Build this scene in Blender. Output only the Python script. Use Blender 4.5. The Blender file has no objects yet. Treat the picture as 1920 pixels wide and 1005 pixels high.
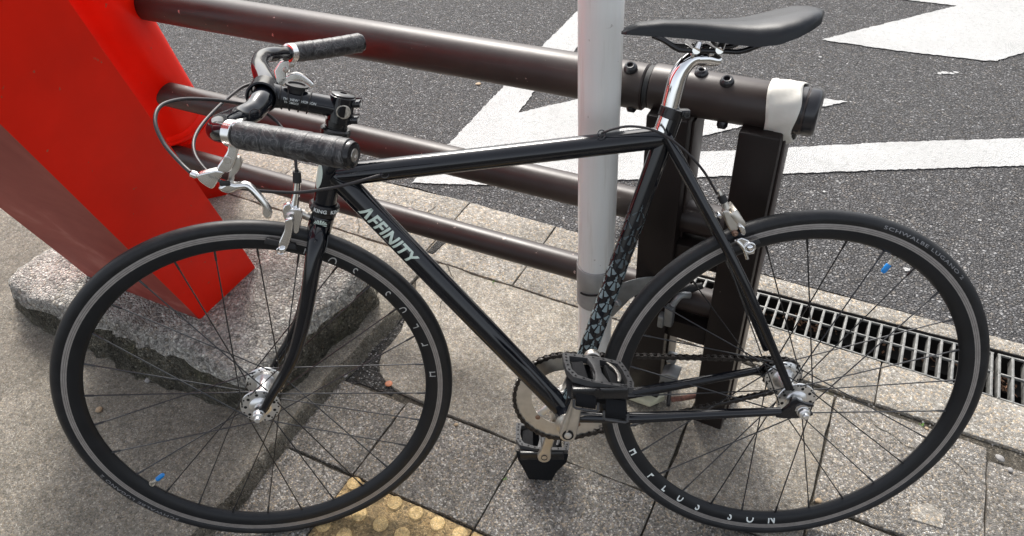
import bpy, bmesh, math, random
from mathutils import Vector, Matrix
random.seed(7)
D = {'cam_f': 1356.0371, 'C': [-0.030924, -0.843045, 1.346882], 'Rcam': [[0.888382, 0.45501, -0.061182], [0.25706, -0.603398, -0.754871], [-0.38039, 0.654887, -0.653013]], 'B': [[0.892587, -0.443839, -0.079345], [0.448458, 0.855748, 0.258033], [-0.046626, -0.265899, 0.962873]], 'O': [-0.02666, 0.086699, 0.323525], 'Rs': [[0.983033, -0.183375, 0.004462], [0.183375, 0.981859, -0.048229], [0.004462, 0.048229, 0.998826]], 'ax': [0.254356, 0.0, 0.967111], 'fw': [-0.967111, 0.0, 0.254356], 'base': [-0.8759, 0.0, 0.3215], 'G0': [0.0145, 0.0, 0.0], 'tilt': 0.0494, 'front_hub': [-0.9302, -0.0108, 0.3357], 'bar_near': [[0.1046, -0.0, 0.5347], [0.1065, -0.03, 0.5313], [0.1138, -0.055, 0.5222], [0.1313, -0.09, 0.5191], [0.1369, -0.175, 0.5351], [0.1343, -0.205, 0.5362], [0.112, -0.235, 0.5474], [0.0457, -0.27, 0.5597], [-0.0185, -0.305, 0.5714]], 'bar_far': [[0.1046, 0.0, 0.5347], [0.1072, 0.03, 0.5408], [0.1168, 0.07, 0.5437], [0.1278, 0.12, 0.5449], [0.1293, 0.17, 0.5475], [0.1143, 0.2, 0.5488], [0.0919, 0.24, 0.5472], [0.0367, 0.275, 0.5596], [-0.0226, 0.31, 0.5763]], 'stem': [[0.1068, 0.0, 0.5342], [-0.0035, 0.0, 0.5352]], 'lev_body': [[0.1162, -0.238, 0.5597], [0.1103, -0.238, 0.5649], [0.1024, -0.238, 0.5662], [0.105, -0.238, 0.5556], [0.1069, -0.238, 0.5437], [0.1056, -0.238, 0.5271], [0.1085, -0.238, 0.5121], [0.1115, -0.238, 0.5049], [0.1166, -0.238, 0.5019], [0.1267, -0.238, 0.504], [0.1207, -0.238, 0.519], [0.1168, -0.238, 0.5289], [0.1167, -0.238, 0.5431], [0.1169, -0.238, 0.5533]], 'lev_entry': [[0.147, -0.238, 0.4942], [0.138, -0.238, 0.4986], [0.1278, -0.238, 0.5031], [0.1196, -0.238, 0.5033], [0.1171, -0.238, 0.5011], [0.1199, -0.238, 0.4986], [0.1245, -0.238, 0.489], [0.1275, -0.238, 0.481], [0.1308, -0.238, 0.4777], [0.1362, -0.238, 0.4801], [0.1417, -0.238, 0.4832], [0.146, -0.238, 0.4871]], 'lev_barrel': [[0.1555, -0.238, 0.492], [0.1462, -0.238, 0.4901]], 'lev_blade': [[0.1251, -0.238, 0.4808], [0.1184, -0.238, 0.4868], [0.114, -0.238, 0.491], [0.1098, -0.238, 0.4897], [0.1056, -0.238, 0.4894], [0.1003, -0.238, 0.4908], [0.0951, -0.238, 0.4924], [0.0896, -0.238, 0.4914], [0.0839, -0.238, 0.4872], [0.0786, -0.238, 0.4824], [0.0732, -0.238, 0.4771], [0.0684, -0.238, 0.4717], [0.0638, -0.238, 0.4655], [0.0603, -0.238, 0.4576], [0.0616, -0.238, 0.4519], [0.0651, -0.238, 0.4502], [0.0689, -0.238, 0.4507], [0.0718, -0.238, 0.4556], [0.0724, -0.238, 0.464], [0.0769, -0.238, 0.4702], [0.0822, -0.238, 0.4755], [0.0888, -0.238, 0.4819], [0.0926, -0.238, 0.4843], [0.0968, -0.238, 0.4839], [0.102, -0.238, 0.4816], [0.1071, -0.238, 0.4777], [0.1128, -0.238, 0.4748], [0.1195, -0.238, 0.4764]], 'lev_link': [[0.1147, -0.232, 0.4872], [0.1143, -0.232, 0.4981], [0.1107, -0.232, 0.5135], [0.1066, -0.232, 0.5209], [0.1035, -0.232, 0.5195], [0.1004, -0.232, 0.5141], [0.1015, -0.232, 0.5085], [0.105, -0.232, 0.5011], [0.1082, -0.232, 0.4958], [0.1081, -0.232, 0.487]], 'lev_screw': [0.116, -0.238, 0.5179], 'levf_body': [[0.107, 0.24, 0.5303], [0.1009, 0.24, 0.5333], [0.0964, 0.24, 0.5351], [0.0826, 0.24, 0.5406], [0.083, 0.24, 0.5305], [0.0888, 0.24, 0.5251], [0.0904, 0.24, 0.5172], [0.0946, 0.24, 0.5112], [0.0909, 0.24, 0.5001], [0.0962, 0.24, 0.4887], [0.1087, 0.24, 0.4844], [0.1118, 0.24, 0.4991], [0.1159, 0.24, 0.5117], [0.111, 0.24, 0.5228]], 'levf_blade': [[0.1095, 0.24, 0.4928], [0.1039, 0.24, 0.5008], [0.0949, 0.24, 0.5069], [0.0875, 0.24, 0.5127], [0.0798, 0.24, 0.516], [0.0717, 0.24, 0.5161], [0.0631, 0.24, 0.5128], [0.0527, 0.24, 0.5073], [0.0463, 0.24, 0.5026], [0.0465, 0.24, 0.4974], [0.052, 0.24, 0.4954], [0.0583, 0.24, 0.5001], [0.0669, 0.24, 0.5034], [0.0767, 0.24, 0.5031], [0.0842, 0.24, 0.4981], [0.0932, 0.24, 0.4911], [0.1039, 0.24, 0.4854]], 'levf_screw': [0.0959, 0.238, 0.5181], 'levf_screw2': [0.0874, 0.236, 0.5296], 'mount': [0.0623, 0.0, 0.5516], 'topcap': [-0.0008, 0.0, 0.5576], 'steer_bot': [0.0027, 0.0, 0.3623], 'fork_near': [[0.003, -0.004, 0.3407], [0.0035, -0.028, 0.3237], [0.0047, -0.04, 0.2869], [0.0049, -0.046, 0.2316], [0.0072, -0.049, 0.1825], [0.0135, -0.052, 0.1291], [0.0248, -0.053, 0.0852], [0.0381, -0.054, 0.0479], [0.0493, -0.054, 0.0127]], 'calf_barrel': [[0.0478, -0.0, 0.4249], [0.0461, -0.0, 0.4166], [0.0452, -0.0, 0.408], [0.0442, -0.0, 0.3887], [0.0453, -0.0, 0.3566]], 'calf_p1': [[0.0614, -0.008, 0.3612], [0.0599, -0.008, 0.3714], [0.0516, -0.008, 0.3758], [0.0481, -0.008, 0.3676], [0.0352, -0.008, 0.3698], [0.0304, -0.008, 0.3587], [0.0316, -0.008, 0.3463], [0.0323, -0.008, 0.3298], [0.0409, -0.008, 0.3263], [0.0438, -0.008, 0.3401], [0.0552, -0.008, 0.3443]], 'calf_arm': [[0.055, -0.024, 0.3535], [0.0444, -0.024, 0.3583], [0.0416, -0.024, 0.3378], [0.0437, -0.024, 0.3171], [0.0482, -0.024, 0.3019], [0.0545, -0.024, 0.303], [0.0595, -0.024, 0.3083], [0.0595, -0.024, 0.3165], [0.0545, -0.024, 0.3356]], 'calf_loop': [0.0559, -0.024, 0.2997], 'calf_pad': [[0.0822, -0.018, 0.3108], [0.0316, -0.018, 0.3069]], 'calf_bolt': [[0.0344, 0.0, 0.3575], [0.0197, 0.0, 0.3539]], 'badge_head': [0.0168, -0.012, 0.4278], 'fan': [0.005, -0.018, 0.3533], 'cab1': [[0.1555, -0.238, 0.493], [0.1694, -0.225, 0.4976], [0.1917, -0.205, 0.5097], [0.2068, -0.185, 0.5268], [0.2078, -0.16, 0.5393], [0.1933, -0.13, 0.5428], [0.1706, -0.1, 0.5401], [0.1436, -0.06, 0.5311], [0.1171, 0.02, 0.5058], [0.0915, 0.05, 0.4831], [0.0682, 0.03, 0.4682], [0.0552, 0.01, 0.4517], [0.0481, 0.0, 0.4245]], 'cab2a': [[0.1333, 0.1, 0.5196], [0.1488, 0.08, 0.513], [0.1622, 0.0, 0.5078], [0.1753, -0.06, 0.4938], [0.1779, -0.1, 0.4833], [0.1702, -0.13, 0.4742], [0.152, -0.16, 0.468], [0.1338, -0.17, 0.4605], [0.1088, -0.16, 0.4508]], 'cab2b': [[-0.8529, -0.135, 0.7622], [-0.8321, -0.115, 0.7504], [-0.7995, -0.08, 0.7354], [-0.7678, -0.055, 0.7305], [-0.7325, -0.035, 0.7316], [-0.6941, -0.022, 0.7387], [-0.6774, -0.014, 0.7419]], 'cab3': [[-0.3507, -0.008, 0.7992], [-0.3345, -0.015, 0.8073], [-0.312, -0.02, 0.8124], [-0.2859, -0.028, 0.811], [-0.2591, -0.034, 0.8006], [-0.225, -0.03, 0.7736], [-0.1961, -0.02, 0.7423], [-0.1688, -0.008, 0.7023]], 'tt': [[-0.737, 0.0, 0.7455], [-0.2587, 0.0, 0.793]], 'dt': [[-0.7504, 0.0, 0.7285], [-0.3917, 0.0, 0.2661]], 'st': [[-0.2456, 0.0, 0.8258], [-0.376, 0.0, 0.3301]], 'ht': [[-0.7847, 0.0, 0.6831], [-0.7506, 0.0, 0.7908]], 'bbc': [-0.3932, 0.0, 0.2876], 'cs': [[-0.375, -0.028, 0.292], [-0.27, -0.036, 0.305], [-0.06, -0.058, 0.333]], 'ss': [[-0.255, -0.016, 0.795], [-0.1959, -0.033, 0.6961], [-0.1171, -0.048, 0.5602], [-0.0276, -0.062, 0.3799]], 'dropL': [[-0.0219, -0.064, 0.3623], [-0.0139, -0.064, 0.3623], [-0.0067, -0.064, 0.3565], [0.0035, -0.064, 0.3525], [0.0167, -0.064, 0.3496], [0.0175, -0.064, 0.3447], [0.0079, -0.064, 0.3447], [0.0011, -0.064, 0.3477], [-0.0055, -0.064, 0.3487], [-0.0112, -0.064, 0.3448], [-0.0132, -0.064, 0.337], [-0.0052, -0.064, 0.3271], [0.0034, -0.064, 0.333], [0.0179, -0.064, 0.3329], [0.0187, -0.064, 0.328], [0.0082, -0.064, 0.3231], [-0.0107, -0.064, 0.3211], [-0.0301, -0.064, 0.3212], [-0.0432, -0.064, 0.3232], [-0.0382, -0.064, 0.3331], [-0.0246, -0.064, 0.3487]], 'nutR': [-0.0024, -0.07, 0.3425], 'calr_barrel': [[-0.1672, -0.006, 0.7072], [-0.1632, -0.006, 0.7003], [-0.1567, -0.006, 0.6891], [-0.1515, -0.006, 0.6779]], 'calr_arm': [[-0.1608, -0.012, 0.6774], [-0.1511, -0.012, 0.6787], [-0.1434, -0.012, 0.6688], [-0.1325, -0.012, 0.6545], [-0.1339, -0.012, 0.6445], [-0.1402, -0.012, 0.6417], [-0.146, -0.012, 0.6461], [-0.1536, -0.012, 0.6604]], 'calr_oval': [[-0.1354, -0.02, 0.655], [-0.1311, -0.02, 0.6578], [-0.1253, -0.02, 0.6535], [-0.1216, -0.02, 0.6449], [-0.1235, -0.02, 0.6392], [-0.1284, -0.02, 0.6414]], 'calr_loop': [-0.1136, -0.026, 0.62], 'calr_prong': [[-0.1361, -0.026, 0.6317], [-0.1241, -0.026, 0.6201], [-0.115, -0.026, 0.6003]], 'calr_bolt': [-0.1378, -0.02, 0.6421], 'calr_nut': [[-0.1744, -0.012, 0.6634], [-0.1636, -0.012, 0.6676]], 'calr_link': [[-0.139, -0.022, 0.6315], [-0.1276, -0.022, 0.6357], [-0.1165, -0.022, 0.6313], [-0.1042, -0.022, 0.6182], [-0.1042, -0.022, 0.608], [-0.1134, -0.022, 0.6065], [-0.1206, -0.022, 0.611], [-0.1283, -0.022, 0.6198]], 'calr_pad': [[-0.1443, -0.02, 0.6132], [-0.0973, -0.02, 0.6303]], 'sp': [[-0.252, 0.0, 0.8231], [-0.2469, 0.0, 0.8579], [-0.2426, 0.0, 0.8798], [-0.2353, 0.0, 0.8942], [-0.223, 0.0, 0.9047], [-0.2049, 0.0, 0.9057]], 'sp_head': [[-0.2293, -0.012, 0.9067], [-0.2075, -0.012, 0.9042], [-0.1878, -0.012, 0.8993], [-0.1885, -0.012, 0.8946], [-0.207, -0.012, 0.8995], [-0.2209, -0.012, 0.8937]], 'rail': [[-0.2766, -0.022, 0.9386], [-0.2691, -0.022, 0.9329], [-0.2552, -0.022, 0.9213], [-0.242, -0.022, 0.9184], [-0.1874, -0.022, 0.9156], [-0.164, -0.022, 0.9169], [-0.1508, -0.022, 0.9248]], 'railf': [[-0.259, 0.022, 0.936], [-0.246, 0.022, 0.9264], [-0.2183, 0.022, 0.9178], [-0.1838, 0.022, 0.9163], [-0.1491, 0.022, 0.9136], [-0.1307, 0.022, 0.9229]], 'clampb': [[-0.2234, -0.022, 0.9221], [-0.1939, -0.022, 0.9207]], 'collar': [-0.2488, 0.0, 0.8268], 'nose': [-0.3272, 0.0, 0.9423], 'tail': [-0.0888, 0.0, 0.9526], 'sad_lownear': [-0.1481, -0.065, 0.929], 'sad_farr': [-0.0345, 0.065, 0.9654], 'sadmid_low': [-0.2251, -0.03, 0.9338], 'sadmid_top': [-0.2059, 0.0, 0.9567]}
scene = bpy.context.scene
# ------------------------------------------------------------------ camera
cam_data = bpy.data.cameras.new("camera"); cam = bpy.data.objects.new("camera", cam_data)
scene.collection.objects.link(cam); scene.camera = cam
Rc = D['Rcam']
M = Matrix(((Rc[0][0], -Rc[1][0], -Rc[2][0]), (Rc[0][1], -Rc[1][1], -Rc[2][1]), (Rc[0][2], -Rc[1][2], -Rc[2][2]))).to_4x4()
M.translation = Vector(D['C'])
cam.matrix_world = M
cam_data.sensor_fit = 'HORIZONTAL'; cam_data.sensor_width = 36.0
cam_data.lens = D['cam_f'] / 1920.0 * 36.0
cam_data.clip_start = 0.02; cam_data.clip_end = 1000.0
# ------------------------------------------------------------------ world and sun
world = bpy.data.worlds.new("World"); scene.world = world; world.use_nodes = True
wn = world.node_tree; bgn = wn.nodes['Background']
SUN_EL, SUN_AZ = math.radians(48), math.radians(-38)      # azimuth from +Y towards +X
sky = wn.nodes.new('ShaderNodeTexSky'); sky.sky_type = 'NISHITA'; sky.sun_disc = False
sky.sun_elevation = SUN_EL; sky.sun_rotation = SUN_AZ; sky.dust_density = 4.0; sky.air_density = 1.0
hs = wn.nodes.new('ShaderNodeHueSaturation'); hs.inputs['Saturation'].default_value = 0.32
wn.links.new(sky.outputs[0], hs.inputs['Color']); wn.links.new(hs.outputs[0], bgn.inputs['Color'])
bgn.inputs['Strength'].default_value = 0.15
sl = bpy.data.lights.new("sun", 'SUN'); sl.energy = 1.6; sl.angle = math.radians(14); sl.color = (1.0, 0.95, 0.88)
so = bpy.data.objects.new("sun", sl); scene.collection.objects.link(so)
sd = Vector((math.sin(SUN_AZ) * math.cos(SUN_EL), math.cos(SUN_AZ) * math.cos(SUN_EL), math.sin(SUN_EL)))
so.rotation_euler = sd.to_track_quat('Z', 'Y').to_euler()
scene.view_settings.view_transform = 'Standard'; scene.view_settings.look = 'None'
scene.view_settings.gamma = 1.0; scene.view_settings.exposure = 1.02
scene.view_settings.use_curve_mapping = False
col = scene.collection
# ------------------------------------------------------------------ frames
Bm = D['B']; Ov = Vector(D['O'])
BM = Matrix(((Bm[0][0], Bm[0][1], Bm[0][2]), (Bm[1][0], Bm[1][1], Bm[1][2]), (Bm[2][0], Bm[2][1], Bm[2][2])))
bz = BM @ Vector((0, 0, 1))
BIKE = BM.to_4x4(); BIKE.translation = Ov - bz * 0.336          # bike-local -> world
tl = D['tilt']
GRD = Matrix.Rotation(tl, 4, 'Y'); GRD.translation = Vector(D['G0'])  # pavement slope
Rs_ = D['Rs']; RS = Matrix(Rs_); AX = Vector(D['ax']); FW = Vector(D['fw']); BASE = Vector(D['base'])
FWs = RS @ FW; AXs = RS @ AX; SDs = RS @ Vector((0, 1, 0))
def F(p):    # steered coordinates (ahead, side, height) -> bike local
    return BASE + FWs * p[0] + SDs * p[1] + AXs * p[2]
# ------------------------------------------------------------------ helpers
def V(p): return Vector(p)
def mesh_from_bm(bm, name, smooth=True, angle=40):
    bmesh.ops.recalc_face_normals(bm, faces=bm.faces)
    me = bpy.data.meshes.new(name); bm.to_mesh(me); bm.free()
    if smooth:
        me.shade_smooth()
        try: me.set_sharp_from_angle(angle=math.radians(angle))
        except Exception: pass
    return me
def obj(name, bm, mats, parent=None, smooth=True, angle=40, matrix=None, **props):
    me = mesh_from_bm(bm, name, smooth, angle) if isinstance(bm, bmesh.types.BMesh) else bm
    if not isinstance(mats, (list, tuple)): mats = [mats]
    if not me.materials:
        for m in mats: me.materials.append(m)
    o = bpy.data.objects.new(name, me); col.objects.link(o)
    if parent is not None: o.parent = parent
    if matrix is not None: o.matrix_local = matrix
    for k, v in props.items(): o[k] = v
    if angle >= 60 and smooth: 
        w_ = o.modifiers.new('wn', 'WEIGHTED_NORMAL'); w_.weight = 80; w_.keep_sharp = True
    return o
def empty(name, matrix, label, cat, group=None):
    o = bpy.data.objects.new(name, None); col.objects.link(o); o.matrix_world = matrix
    o.empty_display_size = 0.05
    o['label'] = label; o['category'] = cat
    if group: o['group'] = group
    return o
def frame_axes(d):
    d = d.normalized(); a = Vector((0, 0, 1)) if abs(d.z) < 0.9 else Vector((1, 0, 0))
    u = d.cross(a).normalized(); return u, d.cross(u).normalized()
def smoothpath(pts, n=6):
    P = [Vector(p) for p in pts]
    if len(P) < 3: return P
    out = []
    for i in range(len(P) - 1):
        p0 = P[i - 1] if i > 0 else P[0] * 2 - P[1]; p1 = P[i]; p2 = P[i + 1]
        p3 = P[i + 2] if i + 2 < len(P) else P[-1] * 2 - P[-2]
        for k in range(n):
            t = k / n
            out.append(0.5 * ((2 * p1) + (p2 - p0) * t + (2 * p0 - 5 * p1 + 4 * p2 - p3) * t * t + (3 * p1 - p0 - 3 * p2 + p3) * t ** 3))
    out.append(P[-1]); return out
def lerp_list(v, n):
    m = len(v) - 1; out = []
    for i in range(n):
        t = i / (n - 1) * m; k = min(int(t), m - 1); f = t - k
        out.append(v[k] * (1 - f) + v[k + 1] * f)
    return out
def tube(bm, pts, r, seg=20, caps=True, oval=1.0, upv=None, mat=0):
    pts = [Vector(p) for p in pts]; n = len(pts)
    rs = r if isinstance(r, (list, tuple)) else [r] * n
    if len(rs) != n: rs = lerp_list(list(rs), n)
    rings = []; u = None
    for i, p in enumerate(pts):
        d = (pts[min(i + 1, n - 1)] - pts[max(i - 1, 0)]).normalized()
        if u is None:
            u = (upv - d * upv.dot(d)).normalized() if upv is not None else frame_axes(d)[0]
        else: u = (u - d * u.dot(d)).normalized()
        w = d.cross(u)
        rings.append([bm.verts.new(p + (u * math.cos(a) * oval + w * math.sin(a)) * rs[i]) for a in [2 * math.pi * k / seg for k in range(seg)]])
    for i in range(n - 1):
        for k in range(seg):
            f = bm.faces.new((rings[i][k], rings[i][(k + 1) % seg], rings[i + 1][(k + 1) % seg], rings[i + 1][k])); f.material_index = mat
    if caps:
        for rg in (rings[0], rings[-1]):
            f = bm.faces.new(rg); f.material_index = mat
    return rings
def rod(bm, a, b, r, seg=16, mat=0, bev=0.0):
    a, b = Vector(a), Vector(b); d = (b - a).normalized()
    if bev > 0: tube(bm, [a, a + d * bev, b - d * bev, b], [r - bev, r, r, r - bev], seg, mat=mat)
    else: tube(bm, [a, b], r, seg, mat=mat)
def disc_profile(bm, c, axis, prof, seg=48, mat=0, closed=False):
    """lathe: prof = list of (radius, height along axis)"""
    c = Vector(c); axis = Vector(axis).normalized(); u, w = frame_axes(axis); rings = []
    for (r, h) in prof:
        if r < 1e-6: rings.append([bm.verts.new(c + axis * h)])
        else: rings.append([bm.verts.new(c + axis * h + (u * math.cos(2 * math.pi * k / seg) + w * math.sin(2 * math.pi * k / seg)) * r) for k in range(seg)])
    m = len(rings)
    for i in range(m if closed else m - 1):
        A, B_ = rings[i], rings[(i + 1) % m]
        for k in range(seg):
            k2 = (k + 1) % seg
            if len(A) == 1 and len(B_) == 1: continue
            if len(A) == 1: f = bm.faces.new((A[0], B_[k], B_[k2]))
            elif len(B_) == 1: f = bm.faces.new((A[k], A[k2], B_[0]))
            else: f = bm.faces.new((A[k], A[k2], B_[k2], B_[k]))
            f.material_index = mat
def box(bm, c, size, bev=0.0, rot=None, mat=0, seg=2):
    m = Matrix.Diagonal((size[0], size[1], size[2], 1.0))
    T = Matrix.Translation(Vector(c)) @ (rot.to_4x4() if rot is not None else Matrix.Identity(4)) @ m
    r = bmesh.ops.create_cube(bm, size=1.0, matrix=T)
    vs = r['verts']; fs = list({f for v in vs for f in v.link_faces})
    for f in fs: f.material_index = mat
    if bev > 0:
        es = list({e for v in vs for e in v.link_edges})
        bmesh.ops.bevel(bm, geom=es, offset=bev, segments=seg, affect='EDGES', profile=0.5)
def slab(bm, poly, nrm, th, bev=0.0, mat=0, seg=2):
    """polygon of 3D points extruded symmetrically along nrm"""
    nrm = Vector(nrm).normalized(); P = [Vector(p) for p in poly]
    tmp = bmesh.new()
    vs = [tmp.verts.new(p - nrm * th / 2) for p in P]; f = tmp.faces.new(vs)
    r = bmesh.ops.extrude_face_region(tmp, geom=[f])
    for v in r['geom']:
        if isinstance(v, bmesh.types.BMVert): v.co += nrm * th
    bmesh.ops.recalc_face_normals(tmp, faces=tmp.faces)
    if bev > 0:
        es = [e for e in tmp.edges if len(e.link_faces) == 2 and e.calc_face_angle(0) > 0.9]
        bmesh.ops.bevel(tmp, geom=es, offset=bev, segments=seg, affect='EDGES', profile=0.5, clamp_overlap=True)
    for f in tmp.faces: f.material_index = mat
    me = bpy.data.meshes.new('tmp'); tmp.to_mesh(me); tmp.free(); bm.from_mesh(me); bpy.data.meshes.remove(me)
def torus(bm, c, axis, R, r, seg=24, rs=8, mat=0, a0=0, a1=2 * math.pi):
    u, w = frame_axes(Vector(axis)); full = abs(a1 - a0 - 2 * math.pi) < 1e-6
    pts = [Vector(c) + (u * math.cos(a) + w * math.sin(a)) * R for a in [a0 + (a1 - a0) * k / seg for k in range(seg + (0 if full else 1))]]
    if full:
        rings = []
        for i, p in enumerate(pts):
            a = 2 * math.pi * i / seg; rad = u * math.cos(a) + w * math.sin(a)
            rings.append([bm.verts.new(p + (rad * math.cos(b) + Vector(axis).normalized() * math.sin(b)) * r) for b in [2 * math.pi * j / rs for j in range(rs)]])
        for i in range(seg):
            for j in range(rs):
                f = bm.faces.new((rings[i][j], rings[i][(j + 1) % rs], rings[(i + 1) % seg][(j + 1) % rs], rings[(i + 1) % seg][j])); f.material_index = mat
    else: tube(bm, pts, r, rs, mat=mat)
def patch(bm, poly, fn, cuts=3, mat=0):
    b = bmesh.new(); f = b.faces.new([b.verts.new((x, y, 0)) for x, y in poly]); bmesh.ops.triangulate(b, faces=[f])
    for _ in range(cuts): bmesh.ops.subdivide_edges(b, edges=b.edges[:], cuts=1, use_grid_fill=True)
    b.verts.index_update(); nv = [bm.verts.new(fn(v.co.x, v.co.y)) for v in b.verts]
    for f in b.faces:
        try: nf = bm.faces.new([nv[v.index] for v in f.verts]); nf.material_index = mat
        except ValueError: pass
    b.free()
_txt = {}
def text_verts(s, bold=0.0, spacing=1.0, sub=1):
    """flat lettering as (verts, faces); cap height about 0.73"""
    key = (s, bold, spacing, sub)
    if key in _txt: return _txt[key]
    cu = bpy.data.curves.new('t', 'FONT'); cu.body = s; cu.size = 1.0; cu.offset = bold; cu.space_character = spacing; cu.resolution_u = 3
    o = bpy.data.objects.new('t', cu); col.objects.link(o); dg = bpy.context.evaluated_depsgraph_get(); dg.update()
    me = bpy.data.meshes.new_from_object(o.evaluated_get(dg)); bpy.data.objects.remove(o); bpy.data.curves.remove(cu)
    b = bmesh.new(); b.from_mesh(me); bpy.data.meshes.remove(me)
    bmesh.ops.remove_doubles(b, verts=b.verts, dist=1e-4)
    for _ in range(sub):
        long_e = [e for e in b.edges if e.calc_length() > 0.12]
        if long_e: bmesh.ops.subdivide_edges(b, edges=long_e, cuts=2)
        bmesh.ops.triangulate(b, faces=b.faces)
    b.verts.index_update()
    out = ([tuple(v.co) for v in b.verts], [[v.index for v in f.verts] for f in b.faces]); b.free()
    _txt[key] = out; return out
def put_text(bm, s, fn, bold=0.0, spacing=1.0, sub=1, mat=0, clip=None):
    vs, fs = text_verts(s, bold, spacing, sub)
    if clip is not None:
        b = bmesh.new(); nv = [b.verts.new(v) for v in vs]
        for f in fs:
            try: b.faces.new([nv[i] for i in f])
            except ValueError: pass
        bmesh.ops.bisect_plane(b, geom=b.verts[:] + b.edges[:] + b.faces[:], plane_co=(0, clip, 0), plane_no=(0, 1, 0), clear_outer=True)
        b.verts.index_update(); vs = [tuple(v.co) for v in b.verts]; fs = [[v.index for v in f.verts] for f in b.faces]; b.free()
    nv = [bm.verts.new(fn(x, y)) for x, y, z in vs]
    for f in fs:
        try: nf = bm.faces.new([nv[i] for i in f]); nf.material_index = mat
        except ValueError: pass
def text_width(s, bold=0.0, spacing=1.0):
    vs, _ = text_verts(s, bold, spacing); xs = [v[0] for v in vs]; return min(xs), max(xs)
# ------------------------------------------------------------------ materials
def new_mat(name):
    m = bpy.data.materials.new(name); m.use_nodes = True; return m, m.node_tree, m.node_tree.nodes['Principled BSDF']
def C4(c): return (c[0], c[1], c[2], 1.0)
def node(nt, t, **kw):
    n = nt.nodes.new(t)
    for k, v in kw.items():
        if k in n.inputs.keys(): n.inputs[k].default_value = v
        else: setattr(n, k, v)
    return n
def ramp(nt, src, stops):
    r = nt.nodes.new('ShaderNodeValToRGB'); cr = r.color_ramp
    while len(cr.elements) < len(stops): cr.elements.new(0.5)
    for e, (p, c) in zip(cr.elements, stops): e.position = p; e.color = C4(c) if len(c) == 3 else c
    nt.links.new(src, r.inputs[0]); return r
def mix(nt, fac, a, b, mode='MIX'):
    m = nt.nodes.new('ShaderNodeMix'); m.data_type = 'RGBA'; m.blend_type = mode
    for s, v in ((0, fac), (6, a), (7, b)):
        if hasattr(v, 'is_linked') or hasattr(v, 'links'): nt.links.new(v, m.inputs[s])
        else: m.inputs[s].default_value = v if not isinstance(v, tuple) else C4(v)
    return m.outputs[2]
def coords(nt): return nt.nodes.new('ShaderNodeTexCoord').outputs['Object']
def paint(name, c, rough=0.3, metallic=0.0, coat=0.0, noise=0.08, nscale=40, bump=0.0, bscale=200, spec=0.5, chips=None, dust=0.0):
    m, nt, b = new_mat(name); co = coords(nt)
    n = node(nt, 'ShaderNodeTexNoise', Scale=nscale, Detail=6.0); nt.links.new(co, n.inputs['Vector'])
    lo = tuple(max(0, x * (1 - noise)) for x in c); hi = tuple(min(1, x * (1 + noise)) for x in c)
    colr = ramp(nt, n.outputs['Fac'], [(0.3, lo), (0.7, hi)]).outputs[0]
    if dust > 0:
        n3 = node(nt, 'ShaderNodeTexNoise', Scale=22.0, Detail=8.0, Roughness=0.7); nt.links.new(co, n3.inputs['Vector'])
        f = ramp(nt, n3.outputs['Fac'], [(0.45, (0, 0, 0)), (0.8, (dust, dust, dust))]).outputs[0]
        colr = mix(nt, f, colr, (0.30, 0.27, 0.24))
    if chips:
        n4 = node(nt, 'ShaderNodeTexNoise', Scale=chips[0], Detail=4.0, Roughness=0.6); nt.links.new(co, n4.inputs['Vector'])
        f = ramp(nt, n4.outputs['Fac'], [(chips[1], (0, 0, 0)), (chips[1] + 0.012, (1, 1, 1))]).outputs[0]
        colr = mix(nt, f, colr, chips[2])
    nt.links.new(colr, b.inputs['Base Color'])
    rr = ramp(nt, n.outputs['Fac'], [(0.2, (max(0, rough - 0.06),) * 3), (0.8, (min(1, rough + 0.08),) * 3)]); nt.links.new(rr.outputs[0], b.inputs['Roughness'])
    b.inputs['Metallic'].default_value = metallic; b.inputs['Coat Weight'].default_value = coat; b.inputs['Coat Roughness'].default_value = 0.04
    b.inputs['Specular IOR Level'].default_value = spec
    if bump > 0:
        n2 = node(nt, 'ShaderNodeTexNoise', Scale=bscale, Detail=3.0); nt.links.new(co, n2.inputs['Vector'])
        bp = node(nt, 'ShaderNodeBump', Strength=0.6, Distance=bump); nt.links.new(n2.outputs['Fac'], bp.inputs['Height']); nt.links.new(bp.outputs[0], b.inputs['Normal'])
    return m
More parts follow.
